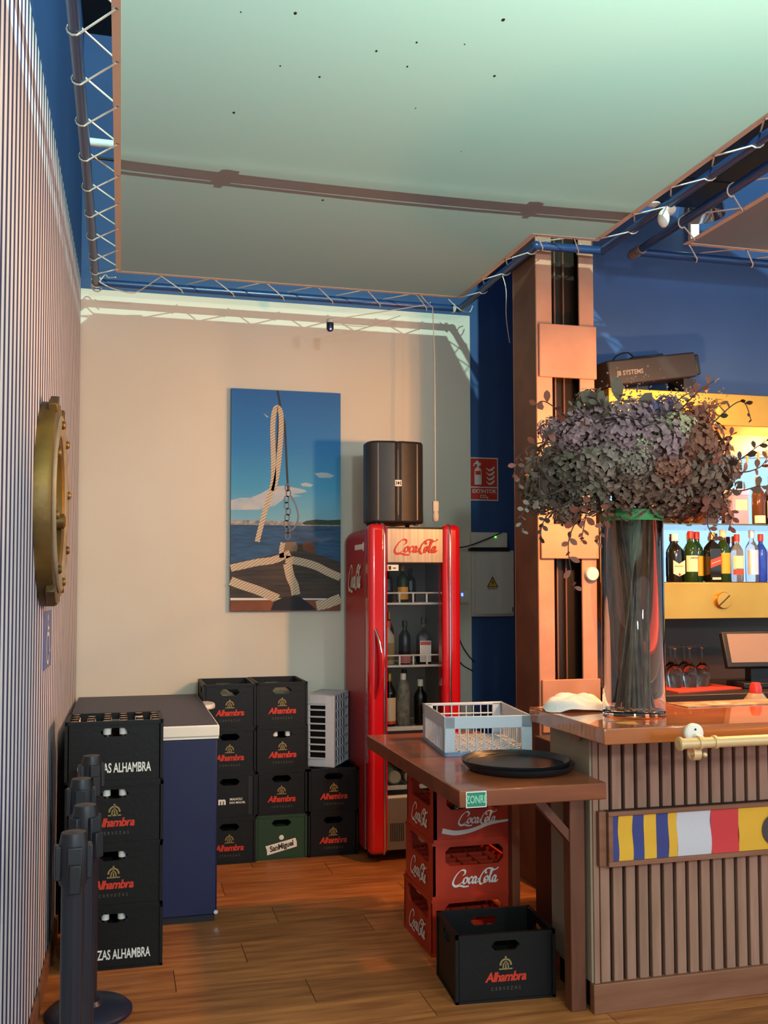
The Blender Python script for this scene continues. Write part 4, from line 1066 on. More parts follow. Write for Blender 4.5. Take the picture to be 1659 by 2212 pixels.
# grey ventilated crate standing on its side on the short stack
gc = thing('grey_plastic_crate', 'light grey slotted plastic crate lying on its side beside the fridge', 'crate', (1.20, 5.88, 0.5), radians(-30))
gw, gd, gh, t_ = 0.178, 0.29, 0.415, 0.008
mb = MB()   # narrow slotted face towards the viewer (-y local)
y0, y1 = -gd / 2, gd / 2; x0, x1 = -gw / 2, gw / 2
mb.box(x0, x1, y0, y1, 0, t_).box(x0, x1, y0, y1, gh - t_, gh)
mb.box(x0, x0 + 0.03, y0, y0 + t_, 0, gh).box(x1 - 0.055, x1, y0, y0 + t_, 0, gh)
mb.box(x1 - t_, x1, y0, y0 + 0.03, 0, gh).box(x1 - t_, x1, y1 - 0.03, y1, 0, gh).box(x0, x0 + t_, y0, y0 + 0.02, 0, gh).box(x0, x0 + t_, y1 - 0.02, y1, 0, gh)
mb.box(x0, x1, y1 - t_, y1, 0, gh)
mb.build('shell', 'grey_plastic', gc, bevel=0.003)
for i in range(9): MB().box(x0, x1 - 0.05, y0 - 0.004, y0 + 0.01, 0.045 + i * 0.04, 0.053 + i * 0.04).build('slat', 'grey_plastic', gc)
MB().box(x0, x1 - 0.05, y0, y0 + t_, 0.0, 0.045).build('end_band', 'grey_plastic', gc)
MB().box(x0, x1 - 0.05, y0, y0 + t_, gh - 0.06, gh).build('end_band', 'grey_plastic', gc)
g = MB()
for i in range(7): g.box(x1 - 0.006, x1, y0 + 0.02, y1 - 0.02, 0.04 + i * 0.055, 0.054 + i * 0.055)
for i in range(6): g.box(x1 - 0.006, x1, y0 + 0.02 + i * 0.05, y0 + 0.034 + i * 0.05, 0, gh)
g.build('grid_bottom', 'grey_plastic', gc)
MB().box(x0 + 0.01, x1 - 0.02, y0 + 0.03, y1 - 0.02, 0.01, gh - 0.01).build('dark_filler', 'crate_black', gc)  # plain dark block filling the crate behind its slats and grid

# ------------------------------------------------------------------ belt barrier posts
posts = [(-0.099, 3.849, 'furthest belt barrier post, tallest in view, by the crate stack'), (-0.118, 3.40, 'second belt barrier post from the crate stack'),
         (-0.092, 2.99, 'third belt barrier post from the crate stack'), (-0.110, 2.67, 'nearest belt barrier post at the lower left')]
p0 = None
for x, y, lb in posts:
    if p0 is None:
        p0 = thing('barrier_post', lb, 'barrier post', (x, y, 0), group='belt barrier posts')
        MB().lathe([(0.155, 0.0), (0.155, 0.012), (0.14, 0.026), (0.05, 0.036), (0.04, 0.05), (1e-5, 0.05)], 40).build('base', M('post_base', '1e2236', 0.35), p0, smooth=40)
        MB().cyl((0, 0, 0.03), (0, 0, 0.86), 0.029, 20).build('pole', M('post_black', '23232c', 0.28), p0, smooth=40)
        hd = MB().lathe([(0.033, 0.80), (0.036, 0.81), (0.036, 0.90), (0.030, 0.93), (1e-5, 0.932)], 20).build('head', M('post_head', '1f1f24', 0.4), p0, smooth=40)
        for a in range(4):
            R = Matrix.Rotation(a * pi / 2 + 0.35, 4, 'Z')
            MB().box(-0.018, 0.018, -0.046, -0.03, 0.815, 0.90, R).build('belt_slot', 'post_head', hd, bevel=0.003)
        MB().box(-0.014, 0.014, -0.062, -0.044, 0.79, 0.86, Matrix.Rotation(0.35, 4, 'Z')).build('belt_clip', 'black_plastic', hd, bevel=0.003)
    else:
        dup(p0, loc=(x, y, 0), rz=random.uniform(-0.4, 0.4), label=lb)

# ------------------------------------------------------------------ bar
BX, BY = 1.67, 3.365
br = thing('bar', 'bar front of vertical brown slats on a wooden plinth', 'bar', (BX, BY, 0))
MB().box(0.02, 2.6, 0.03, 0.33, 0.0, 0.995).build('carcass', 'slat_back', br)
MB().box(0.0, 2.6, -0.005, 0.03, 0.0, 0.105).build('plinth', 'frame_wood', br, bevel=0.003)
MB().box(0.0, 0.022, 0.012, 0.36, 0.105, 1.0).build('end_panel', 'plaster_end', br, bevel=0.003)
MB().box(0.008, 0.030, 0.004, 0.03, 0.105, 1.0).build('corner_strip', 'slat_wood', br, bevel=0.002)
s0 = None
for i in range(26):
    x = 0.079 + i * 0.0521
    if s0 is None:
        s0 = MB().box(-0.019, 0.019, 0.008, 0.03, 0.105, 0.998).build('slat', 'slat_wood', br, bevel=0.003)
        s = s0
    else:
        s = s0.copy(); COL.objects.link(s)
    s.location = (x - 0.024, 0, 0)

ct = thing('bar_counter', 'polished brown wooden bar counter top', 'counter', (1.605, 3.13, 1.004))
MB().box(0, 2.8, 0, 0.65, 0, 0.056).build('slab', 'counter_wood', ct, bevel=0.004)
MB().box(0.03, 0.055, 0.30, 0.33, -0.03, 0.0).build('support_block', 'frame_wood', ct)

fb = thing('signal_flag_board', 'framed board of nautical signal flags on the bar front', 'flag board', (1.72, 3.345, 0.53))
FW_, FH_ = 1.5, 0.197
MB().box(0, FW_, 0.0, 0.028, 0, FH_).build('backing', 'slat_back', fb)
for a in ((0, FW_, -0.016, 0.0, 0, 0.018), (0, FW_, -0.016, 0.0, FH_ - 0.016, FH_), (0, 0.018, -0.016, 0.0, 0.018, FH_ - 0.016)):
    MB().box(*a).build('frame_bar', 'frame_wood', fb, bevel=0.002)
MB().box(-0.03, 0.0, 0.0, 0.028, 0.0, FH_).build('frame_cheek', 'frame_wood', fb, bevel=0.002)
strips = [(0.018, 0.044, 'flag_blue'), (0.044, 0.102, 'flag_yellow'), (0.102, 0.147, 'flag_blue'), (0.147, 0.198, 'flag_yellow'), (0.198, 0.248, 'flag_blue'), (0.248, 0.284, 'flag_yellow'),
          (0.284, 0.426, 'flag_white'), (0.426, 0.544, 'flag_red'), (0.544, 0.86, 'flag_yellow'), (0.86, 1.02, 'flag_blue'), (1.02, 1.2, 'flag_white'), (1.2, 1.48, 'flag_red')]
for a, b, mt in strips:
    mb = MB(); N = 9; L = []
    for j in range(N):
        z = 0.014 + (FH_ - 0.026) * j / (N - 1); w = 0.002 * sin(j * 0.8)
        L.append((a + (w if a > 0.02 else 0), b + w, z, -0.006 - 0.002 * sin(j * 0.9 + a * 20)))
    vs = [(p[0], p[3], p[2]) for p in L] + [(p[1], p[3], p[2]) for p in L]
    mb.add(vs, [(j, N + j, N + j + 1, j + 1) for j in range(N - 1)])
    o = mb.build('flag_strip', mt, fb, smooth=60)
MB().lathe([(1e-5, 0), (0.058, 0)], 32, FRONT(0.70, -0.012, 0.092)).build('flag_dot', 'flag_dark', fb)

rl = thing('brass_rail', 'cream and gold hand rail on a round bracket below the counter edge', 'rail', (1.945, 3.13, 1.026))
MB().cyl((-0.115, -0.095, -0.012), (2.2, -0.095, -0.012), 0.0185, 18).build('tube', M('rail_gold', 'deb986', 0.3, 0.25), rl, smooth=40)
for x in (-0.113, -0.04, 0.02): MB().cyl((x, -0.095, -0.012), (x + 0.01, -0.095, -0.012), 0.0235, 18).build('collar', 'rail_gold', rl, smooth=40)
MB().lathe([(0.036, 0.0), (0.036, 0.012), (0.030, 0.018), (1e-5, 0.018)], 26, FRONT(0, 0, 0.006)).build('bracket_plate', 'white_plastic', rl, smooth=40)
MB().cyl((0, -0.01, 0.0), (0, -0.09, -0.012), 0.012, 12).build('bracket_arm', 'white_plastic', rl, smooth=40)
MB().lathe([(0.004, 0), (0.004, 0.002), (1e-5, 0.003)], 8, FRONT(0, -0.018, 0.022)).build('screw', 'dark_print', rl)
MB().lathe([(0.019, -0.014), (0.024, -0.014), (0.024, 0.014), (0.019, 0.014), (0.019, -0.014)], 18, Matrix.Translation((-0.04, -0.075, -0.05)) @ Matrix.Rotation(pi / 2, 4, 'Y')).build('hook_ring', 'rail_gold', rl, smooth=40)
MB().ball((-0.016, -0.10, -0.052), 0.009, 8).build('hook_knob', 'rail_gold', rl, smooth=180)

# ------------------------------------------------------------------ flap table beside the bar
tb_ = thing('flap_table', 'reddish wooden flap table between the fridge and the bar', 'table', (1.36, 3.80, 0))
MB().box(-0.266, 0.272, -0.63, 0.66, 0.812, 0.87).build('top', 'table_wood', tb_, bevel=0.004)
MB().box(0.24, 0.30, -0.40, -0.34, 0.0, 0.812).build('leg', 'post_wood', tb_, bevel=0.004)
MB().bar((0.27, -0.37, 0.60), (0.08, -0.37, 0.812), 0.03, 0.045, (0, 1, 0)).build('brace', 'post_wood', tb_)
MB().box(0.278, 0.304, -0.34, 0.30, 0.74, 0.812).build('wall_rail', 'post_wood', tb_)
MB().box(0.255, 0.29, 0.2, 0.26, 0.0, 0.74).build('rear_leg', 'post_wood', tb_)
stk = MB().box(-0.240, -0.174, -0.632, -0.629, 0.815, 0.862).build('sticker', M('sticker_green', '2c7a5c', 0.5), tb_)
MB().box(-0.243, -0.171, -0.6312, -0.6295, 0.812, 0.865).build('sticker_edge', 'white_print', tb_)
MB().text('ZONRE', FRONT(-0.207, -0.6326, 0.838, 0.036)).build('sticker_lettering', M('sticker_text', '8ac4a8', 0.5), tb_)

# black trays
for z, dx, lb in ((0.871, 0.012, 'lower black round serving tray on the flap table'), (0.884, 0.0, 'upper black round serving tray on the flap table')):
    t = thing('serving_tray', lb, 'tray', (1.43 + dx, 3.50 - dx, z), group='two stacked trays')
    MB().lathe([(1e-5, 0.0), (0.185, 0.0), (0.198, 0.010), (0.203, 0.024), (0.199, 0.025), (0.192, 0.014), (0.182, 0.006), (1e-5, 0.006)], 56).build('dish', M('tray_black', '19191c', 0.35), t, smooth=35)

# grey glass rack
rk = thing('glass_rack', 'light grey plastic glass rack standing on the flap table', 'dish rack', (1.458, 4.02, 0.871), radians(-6.4))
RW, RD, RH = 0.36, 0.47, 0.158
mb = MB()
mb.box(-RW / 2, RW / 2, -RD / 2, -RD / 2 + 0.008, RH - 0.05, RH).box(-RW / 2, RW / 2, RD / 2 - 0.008, RD / 2, RH - 0.012, RH)
mb.box(-RW / 2, -RW / 2 + 0.008, -RD / 2, RD / 2, RH - 0.05, RH).box(RW / 2 - 0.008, RW / 2, -RD / 2, RD / 2, RH - 0.05, RH)
mb.box(-RW / 2, RW / 2, RD / 2 - 0.008, RD / 2, RH - 0.05, RH - 0.045)
mb.build('rim', 'grey_plastic', rk, bevel=0.003)
for sx in (-1, 1):
    for sy in (-1, 1):
        mb = MB(); x = sx * (RW / 2 - 0.022); y = sy * (RD / 2 - 0.022)
        mb.box(x - 0.022, x + 0.022, sy * RD / 2 - (0.008 if sy > 0 else 0), sy * RD / 2 + (0.008 if sy < 0 else 0), 0.006, RH).box(sx * RW / 2 - (0.008 if sx > 0 else 0), sx * RW / 2 + (0.008 if sx < 0 else 0), y - 0.022, y + 0.022, 0.006, RH)
        mb.build('corner', 'grey_plastic', rk, bevel=0.003)
for i in range(1, 9):
    x = -RW / 2 + 0.03 + (RW - 0.06) * i / 9
    MB().box(x - 0.002, x + 0.002, -RD / 2, -RD / 2 + 0.006, 0.0, RH - 0.05).build('slat', 'grey_plastic', rk)
    MB().box(x - 0.002, x + 0.002, RD / 2 - 0.006, RD / 2, 0.0, RH).build('slat', 'grey_plastic', rk)
for i in range(1, 15):
    y = -RD / 2 + RD * i / 15
    MB().box(-RW / 2, -RW / 2 + 0.006, y - 0.006, y + 0.006, 0.0, RH - 0.05).build('slat', 'grey_plastic', rk)
    MB().box(RW / 2 - 0.006, RW / 2, y - 0.003, y + 0.003, 0.0, RH - 0.05).build('slat', 'grey_plastic', rk)
mb = MB().box(-RW / 2, RW / 2, -RD / 2, -RD / 2 + 0.01, 0.0, 0.016).box(-RW / 2, RW / 2, RD / 2 - 0.01, RD / 2, 0, 0.016).box(-RW / 2, -RW / 2 + 0.01, -RD / 2, RD / 2, 0, 0.016).box(RW / 2 - 0.01, RW / 2, -RD / 2, RD / 2, 0, 0.016)
mb.build('foot_rim', M('rack_blue', '6c8cb4', 0.45), rk)
mb = MB()
for i in range(11): mb.box(-RW / 2, RW / 2, -RD / 2 + 0.02 + i * 0.042, -RD / 2 + 0.03 + i * 0.042, 0.012, 0.02)
for i in range(8): mb.box(-RW / 2 + 0.02 + i * 0.042, -RW / 2 + 0.03 + i * 0.042, -RD / 2, RD / 2, 0.012, 0.02)
mb.build('floor_grid', 'grey_plastic', rk)

# ------------------------------------------------------------------ red cola crates under the table
def cola_crate(label, swoosh):
    w, d, h, t = 0.37, 0.41, 0.235, 0.012
    c = thing('cola_crate', label, 'crate', group='red crates under the flap table')
    mb = MB()
    for mt, ww in ((FRONT(0, -d / 2, 0), w), (basis((-1, 0, 0), (0, 0, 1), (0, 1, 0), (0, d / 2, 0)), w), (SIDEL(-w / 2, 0, 0), d), (SIDER(w / 2, 0, 0), d)):
        plate(mb, mt, ww, h, t, (-ww / 2 + 0.055, ww / 2 - 0.055, 0.135, 0.215), 0.02)
    mb.box(-w / 2, w / 2, -d / 2, d / 2, 0.0, 0.01)
    for za, zb in ((0.0, 0.014), (h - 0.012, h)):
        mb.box(-w / 2 - 0.004, w / 2 + 0.004, -d / 2 - 0.004, -d / 2 + 0.004, za, zb).box(-w / 2 - 0.004, -w / 2 + 0.004, -d / 2, d / 2, za, zb).box(w / 2 - 0.004, w / 2 + 0.004, -d / 2, d / 2, za, zb)
    mb.build('body', 'crate_red', c)
    dividers(w, d, 5, 6, 0.01, 0.13).build('divider', 'crate_red', c)
    F = FRONT(0.0, -d / 2 - 0.001, 0.083, 0.052 if swoosh else 0.062)
    cola(MB(), F @ Matrix.Translation((0 if not swoosh else 0.1, 0 if not swoosh else 0.25, 0))).build('lettering', 'white_print', c)
    cola(MB(), SIDEL(-w / 2 - 0.001, 0, 0.075) @ Matrix.Scale(0.075, 4)).build('side_lettering', 'white_print', c)
    if swoosh:
        pts = crom([(-0.15, 0.05, 0), (-0.09, 0.038, 0), (-0.02, 0.045, 0), (0.05, 0.066, 0), (0.10, 0.074, 0), (0.15, 0.078, 0)], 5)
        MB().ribbon([(p.x, p.y) for p in pts], [0.022 * (1 - 0.6 * i / (len(pts) - 1)) for i in range(len(pts))], FRONT(0, -d / 2 - 0.001, 0)).build('swoosh', 'white_print', c)
    return c


cc = cola_crate('middle red crate of the stack under the flap table', False)
cc.location = (1.462, 4.25, 0.235)
dup(cc, loc=(1.456, 4.252, 0), label='lowest red crate of the stack under the flap table', rz=radians(0.6))
cola_crate('top red crate with a white swoosh under the flap table', True).location = (1.468, 4.248, 0.47)
for i in range(5):
    bottle('cola_bottle', 'dark bottle, %s from the left in the front row of the top red crate' % ('first', 'second', 'third', 'fourth', 'fifth')[i], (1.468 - 0.148 + 0.074 * i, 4.248 - 0.17, 0.481), 0.20, 0.028, 'b_brown', 'c_red', group='bottles in the top red crate', n=12)
fc = dup(protos['red'], loc=(1.418, 3.705, 0), rz=radians(-4), label='single black crate standing in front of the red crates', group='beer crates')

# dark under-bar cabinet
uc = thing('under_bar_cabinet', 'dark cabinet under the back edge of the bar counter', 'cabinet', (2.1, 4.05, 0))
MB().box(-0.25, 1.6, -0.30, 0.25, 0.04, 0.86).build('body', 'back_dark', uc, bevel=0.004)
MB().box(-0.24, 1.6, -0.29, 0.24, 0.0, 0.04).build('plinth', 'black_plastic', uc)

# ------------------------------------------------------------------ on the counter
VX, VY = 1.895, 3.45
va = thing('glass_vase', 'tall clear glass cylinder vase with a green ribbon on the counter', 'vase', (VX, VY, 1.0605))
R_ = 0.118
MB().lathe([(1e-5, 0.0), (R_ - 0.006, 0.0), (R_, 0.006), (R_, 0.77), (R_ - 0.003, 0.774), (R_ - 0.006, 0.77), (R_ - 0.006, 0.022), (1e-5, 0.018)], 48).build('glass', 'glass', va, smooth=40)
MB().lathe([(R_ + 0.0008, 0.735), (R_ + 0.002, 0.737), (R_ + 0.002, 0.775), (R_ + 0.0008, 0.777)], 48).build('ribbon', 'ribbon_green', va, smooth=40)

bq = thing('flower_bouquet', 'big bouquet of dried hydrangea and eucalyptus in the glass vase', 'bouquet', (VX, VY, 1.085))
rng = random.Random(5)
for i in range(22):
    a = rng.uniform(0, 2 * pi); r0 = 0.085 * sqrt(rng.random()); a2 = a + rng.uniform(1.5, 3.5); r1 = 0.09 * sqrt(rng.random())
    MB().tube([(r0 * cos(a), r0 * sin(a), 0.0), ((r0 * cos(a) + r1 * cos(a2)) / 2, (r0 * sin(a) + r1 * sin(a2)) / 2, 0.38), (r1 * cos(a2), r1 * sin(a2), 0.80)], rng.uniform(0.004, 0.0085), 6).build('stem', 'stem', bq, smooth=60)
M('pet_mauve', '94767a', 0.8, noise=('6c5458', 30, 2)); M('pet_grey', '8c7c70', 0.8, noise=('62564c', 30, 2)); M('pet_rust', '94604c', 0.8, noise=('6c4234', 30, 2))
M('pet_brown', '7c6252', 0.8, noise=('58463a', 30, 2)); M('pet_cream', 'b4ac8a', 0.8, noise=('8c8468', 30, 2)); M('leaf_green', '665a4a', 0.7, noise=('4a4236', 20, 2))
M('leaf_rust', '8a4c3a', 0.6, noise=('6c3a2c', 20, 2)); M('leaf_dark', '3c2a22', 0.6); M('pet_violet', '5c5474', 0.8, noise=('484260', 30, 2))


def flower_head(c, R, mat, n=330, flat=0.85):
    mb = MB(); c = Vector(c)
    for i in range(n):
        z = 1 - 2 * (i + 0.5) / n; th = i * 2.39996
        d = Vector((sqrt(1 - z * z) * cos(th), sqrt(1 - z * z) * sin(th), z))
        p = c + Vector((d.x, d.y, d.z * flat)) * R * rng.uniform(0.72, 1.18)
        a = d.orthogonal().normalized(); b = d.cross(a)
        t = rng.uniform(0, pi); a, b = a * cos(t) + b * sin(t), b * cos(t) - a * sin(t)
        s = R * rng.uniform(0.09, 0.19)
        q = p + d * s * 0.35
        mb.add([p, p + a * s + d * s * rng.uniform(0, .5), q + b * s * 0.7, p - a * s + d * s * rng.uniform(0, .5), p - b * s * 0.8], [(0, 1, 2), (0, 2, 3), (0, 3, 4), (0, 4, 1)])
    return mb


def at_px(dx, dz, dy=0): return (dx, dy, dz)


# offsets from the vase axis (x right, z above the vase floor)
heads = [(-0.02, 0.90, -0.12, 0.13, 'pet_brown'), (-0.17, 0.95, -0.10, 0.13, 'pet_grey'), (-0.28, 0.92, -0.02, 0.11, 'leaf_green'), (0.13, 0.93, -0.10, 0.13, 'pet_brown'), (0.27, 0.90, -0.06, 0.12, 'pet_brown'),
         (0.20, 1.02, -0.12, 0.12, 'pet_rust'), (0.0, 1.02, -0.16, 0.12, 'pet_mauve'), (-0.13, 1.03, -0.14, 0.11, 'pet_mauve'), (-0.26, 1.05, -0.05, 0.10, 'pet_mauve'), (-0.22, 0.84, -0.05, 0.10, 'leaf_green'),
         (0.32, 1.0, 0.0, 0.10, 'pet_rust'), (0.12, 1.08, -0.12, 0.085, 'pet_cream'), (-0.04, 1.12, -0.06, 0.10, 'pet_mauve'), (0.06, 1.15, 0.0, 0.09, 'pet_violet'), (0.22, 1.12, -0.02, 0.09, 'pet_rust'),
         (-0.15, 1.13, 0.0, 0.09, 'pet_mauve'), (-0.08, 0.84, -0.08, 0.11, 'pet_brown'), (0.08, 0.83, -0.10, 0.10, 'pet_brown'), (0.22, 0.83, 0.0, 0.10, 'leaf_dark'), (-0.10, 0.93, -0.19, 0.08, 'pet_grey'),
         (0.04, 0.92, -0.20, 0.08, 'pet_rust'), (0.36, 0.90, 0.05, 0.09, 'pet_brown'), (-0.34, 0.86, 0.05, 0.09, 'leaf_green'), (0.0, 1.0, 0.15, 0.16, 'pet_brown'), (0.2, 0.95, 0.18, 0.14, 'pet_grey'), (-0.2, 0.95, 0.18, 0.14, 'pet_grey'),
         (0.27, 1.06, 0.08, 0.09, 'pet_mauve'), (-0.06, 1.0, -0.2, 0.05, 'pet_cream'), (0.26, 0.95, -0.14, 0.055, 'pet_grey'),
         (-0.38, 0.80, 0.0, 0.05, 'leaf_green'), (-0.30, 0.76, -0.06, 0.05, 'pet_brown'), (-0.18, 1.19, -0.02, 0.06, 'leaf_green'), (0.30, 1.16, -0.02, 0.06, 'pet_rust'), (0.42, 0.96, 0.0, 0.06, 'pet_brown'), (0.16, 1.2, 0.0, 0.05, 'pet_violet'), (-0.32, 1.08, 0.0, 0.06, 'pet_mauve'), (0.33, 0.80, -0.05, 0.06, 'pet_brown')]
for x, z, y, r, mt in heads: flower_head((x, y, z - 0.03), r * 0.95, mt).build('flower_head', mt, bq)

leaf_pts = [(0, 0), (0.35, 0.25), (0.75, 0.42), (1.2, 0.36), (1.55, 0.0)]
lv = [(x, y, 0.10 * x * (1.5 - x)) for x, y in leaf_pts] + [(x, -y, 0.10 * x * (1.5 - x)) for x, y in leaf_pts[1:-1]]
leaf_me = {}


def leaf(parent, pos, dirv, nrm, size, mat):
    if mat not in leaf_me:
        mb = MB().add(lv, [(0, 1, 5), (1, 2, 6, 5), (2, 3, 7, 6), (3, 4, 7)]); o = mb.build('leaf', mat, parent, smooth=60); leaf_me[mat] = o
    else:
        o = leaf_me[mat].copy(); COL.objects.link(o); o.parent = parent
    x = Vector(dirv).normalized(); y = Vector(nrm).cross(x)
    y = y.normalized() if y.length > 1e-4 else x.orthogonal().normalized()
    o.matrix_local = basis(x, y, x.cross(y), pos, size)
    return o


def sprig(path, nl, mat, size, name='eucalyptus_sprig'):
    c = crom(path, 8)
    s = MB().tube(c, [0.0035 * (1 - 0.6 * i / len(c)) for i in range(len(c))], 5).build(name, 'leaf_dark', bq, smooth=60)
    for i in range(nl):
        f = 0.25 + 0.74 * i / (nl - 1); k_ = int(f * (len(c) - 1)); p = c[k_]; d = (c[min(k_ + 1, len(c) - 1)] - c[k_ - 1]).normalized()
        a = d.orthogonal().normalized(); b = d.cross(a); t = i * 2.1 + rng.random()
        out = (a * cos(t) + b * sin(t)); sz = size * (1.1 - 0.45 * f) * rng.uniform(0.8, 1.15)
        leaf(s, p, out + d * 0.6, Vector((rng.uniform(-0.7, 0.7), -1, rng.uniform(-0.7, 0.7))), sz, mat)
    return s


for path, mt_l, sz in [
        ([(-0.204, -0.10, 0.815), (-0.289, -0.13, 0.711), (-0.327, -0.13, 0.609), (-0.298, -0.12, 0.449)], 'leaf_rust', 0.034),
        ([(-0.204, -0.10, 0.815), (-0.257, -0.14, 0.728), (-0.271, -0.12, 0.626)], 'leaf_rust', 0.03),
        ([(-0.129, -0.10, 0.782), (-0.177, -0.13, 0.713), (-0.21, -0.12, 0.618)], 'leaf_rust', 0.03),
        ([(0.2, -0.12, 0.859), (0.258, -0.13, 0.79), (0.252, -0.12, 0.702), (0.285, -0.12, 0.64)], 'leaf_rust', 0.032),
        ([(-0.221, -0.10, 0.951), (-0.387, -0.12, 0.988), (-0.496, -0.12, 0.951), (-0.536, -0.12, 0.857)], 'leaf_rust', 0.03),
        ([(-0.221, -0.10, 0.934), (-0.405, -0.12, 0.937), (-0.487, -0.10, 0.892), (-0.506, -0.10, 0.825)], 'pet_brown', 0.028),
        ([(-0.241, -0.10, 0.848), (-0.425, -0.12, 0.784), (-0.498, -0.12, 0.733), (-0.502, -0.12, 0.658)], 'pet_grey', 0.026),
        ([(-0.223, -0.10, 0.814), (-0.371, -0.12, 0.743), (-0.417, -0.12, 0.701), (-0.436, -0.12, 0.633)], 'leaf_dark', 0.028),
        ([(0.046, -0.08, 0.995), (0.166, -0.10, 1.14), (0.226, -0.12, 1.205), (0.303, -0.12, 1.253)], 'leaf_rust', 0.03),
        ([(0.046, -0.08, 0.995), (0.204, -0.10, 1.089), (0.265, -0.12, 1.144), (0.326, -0.12, 1.165)], 'pet_rust', 0.03),
        ([(0.201, -0.10, 0.929), (0.361, -0.12, 0.934), (0.475, -0.12, 1.0), (0.523, -0.12, 1.029)], 'leaf_dark', 0.03),
        ([(0.201, -0.10, 0.929), (0.381, -0.12, 0.899), (0.483, -0.12, 0.92), (0.523, -0.12, 0.966)], 'leaf_rust', 0.03),
        ([(0.2, -0.10, 0.859), (0.379, -0.12, 0.828), (0.482, -0.12, 0.848), (0.52, -0.12, 0.831)], 'pet_brown', 0.034),
        ([(0.199, -0.10, 0.824), (0.318, -0.12, 0.773), (0.357, -0.12, 0.739), (0.346, -0.12, 0.685)], 'leaf_rust', 0.03),
        ([(-0.259, -0.10, 0.882), (-0.388, -0.12, 0.844), (-0.42, -0.12, 0.928), (-0.395, -0.12, 1.03)], 'leaf_dark', 0.03),
        ([(-0.259, -0.10, 0.865), (-0.407, -0.12, 0.793), (-0.434, -0.12, 0.843), (-0.427, -0.12, 0.978)], 'leaf_dark', 0.028),
        ([(-0.031, -0.10, 0.992), (-0.125, -0.10, 1.093), (-0.181, -0.10, 1.142), (-0.199, -0.10, 1.176)], 'leaf_green', 0.036),
        ([(0.008, -0.10, 1.028), (0.147, -0.12, 1.174), (0.206, -0.12, 1.195)], 'pet_mauve', 0.026)]:
    sprig(path, 12, mt_l, sz)
for k_ in range(9):
    a = rng.uniform(0, 2 * pi); e_ = rng.uniform(0.0, 1.0); L = rng.uniform(0.34, 0.47); cx_ = cos(a); zz = 0.90 + 0.28 * e_
    sprig([(0.10 * cx_, -0.05, 0.86), (0.65 * L * cx_, -0.14 + 0.05 * sin(a), 0.90 + 0.16 * e_), (L * cx_, -0.17 + 0.1 * sin(a), zz), (1.12 * L * cx_, -0.18 + 0.1 * sin(a), zz + rng.uniform(-0.09, 0.04))], 8, ('leaf_rust', 'leaf_dark', 'pet_brown', 'leaf_green', 'pet_mauve')[k_ % 5], rng.uniform(0.022, 0.034))
for (x, z, ang, s) in [(-0.15, 1.17, 2.6, 0.075), (-0.07, 1.20, 1.9, 0.07), (0.0, 1.17, 0.9, 0.06), (-0.12, 1.13, 2.0, 0.07), (0.05, 1.14, 0.6, 0.06)]:
    leaf(bq, (x, -0.05, z - 0.04), (cos(ang), -0.2, sin(ang)), (0.1, -1, 0.1), s, 'leaf_green')
gy = MB()
for i in range(160):
    a = rng.uniform(-0.9, 0.9); r = rng.uniform(0.02, 0.16)
    cxy = [(0.0, 1.19), (0.16, 1.13), (0.28, 1.14)][i % 3]
    gy.ball((cxy[0] + r * sin(a), rng.uniform(-0.1, 0.1), cxy[1] + r * cos(a) * 0.75), rng.uniform(0.002, 0.0045), 4)
o = gy.build('gypsophila_sprays', 'pet_mauve', bq); o['kind'] = 'stuff'

# folded cloth
nk = thing('folded_cloth', 'crumpled pale cloth lying on the counter beside the vase', 'cloth', (1.745, 3.64, 1.0605), radians(-12))
N = 22; vs = []; fs = []
for j in range(N):
    for i in range(N):
        u, v = 2 * i / (N - 1) - 1, 2 * j / (N - 1) - 1
        e = max(0, 1 - (u ** 4 + v ** 4) ** 1.2 * 0.8) if u ** 4 + v ** 4 < 1.2 else 0
        h = 0.002 + e * (0.052 + 0.010 * sin(2.6 * u + 2 * v) + 0.007 * sin(6 * u - 4 * v) + 0.005 * sin(11 * v + 5 * u) - 0.022 * u - 0.012 * u * u)
        vs.append((u * 0.13 + 0.01 * sin(4 * v), v * 0.085 + 0.012 * sin(3 * u), h))
fs = [(j * N + i, j * N + i + 1, (j + 1) * N + i + 1, (j + 1) * N + i) for j in range(N - 1) for i in range(N - 1)]
ob = MB().add(vs, fs).build('fabric', 'cloth', nk, smooth=180)
mn = thing('menu_sheet', 'glossy printed menu lying flat on the bar counter', 'menu', (2.42, 3.63, 1.0605), radians(2))
MB().box(-0.22, 0.22, -0.05, 0.10, 0, 0.004).build('sheet', M('menu_print', 'b09880', 0.3, noise=('5a4a38', 14, 3)), mn)
MB().poly([(-0.10, -0.03), (0.02, -0.03), (0.02, 0.06), (-0.10, 0.06)], Matrix.Translation((0, 0, 0.0046))).build('printed_picture', M('menu_red', 'b0584a', 0.4, noise=('d0b8a0', 20, 2)), mn)
mo = thing('leaflet', 'orange printed leaflet on the counter at the right edge', 'leaflet', (2.74, 3.66, 1.0605), radians(2))
MB().box(-0.10, 0.2, -0.04, 0.08, 0, 0.003).build('sheet', M('leaflet_orange', 'd08a3c', 0.4), mo)
sq = thing('sauce_bottle', 'squat bottle with a red lid at the right edge of the counter', 'bottle', (2.66, 3.78, 0.86))
MB().lathe([(1e-5, 0), (0.05, 0), (0.055, 0.01), (0.055, 0.19), (0.03, 0.225), (1e-5, 0.225)], 20).build('body', M('sauce_glass', '8a7a6a', 0.3), sq, smooth=40)
MB().lathe([(0.026, 0.222), (0.026, 0.25), (0.018, 0.27), (1e-5, 0.272)], 16).build('lid', 'c_red', sq, smooth=40)

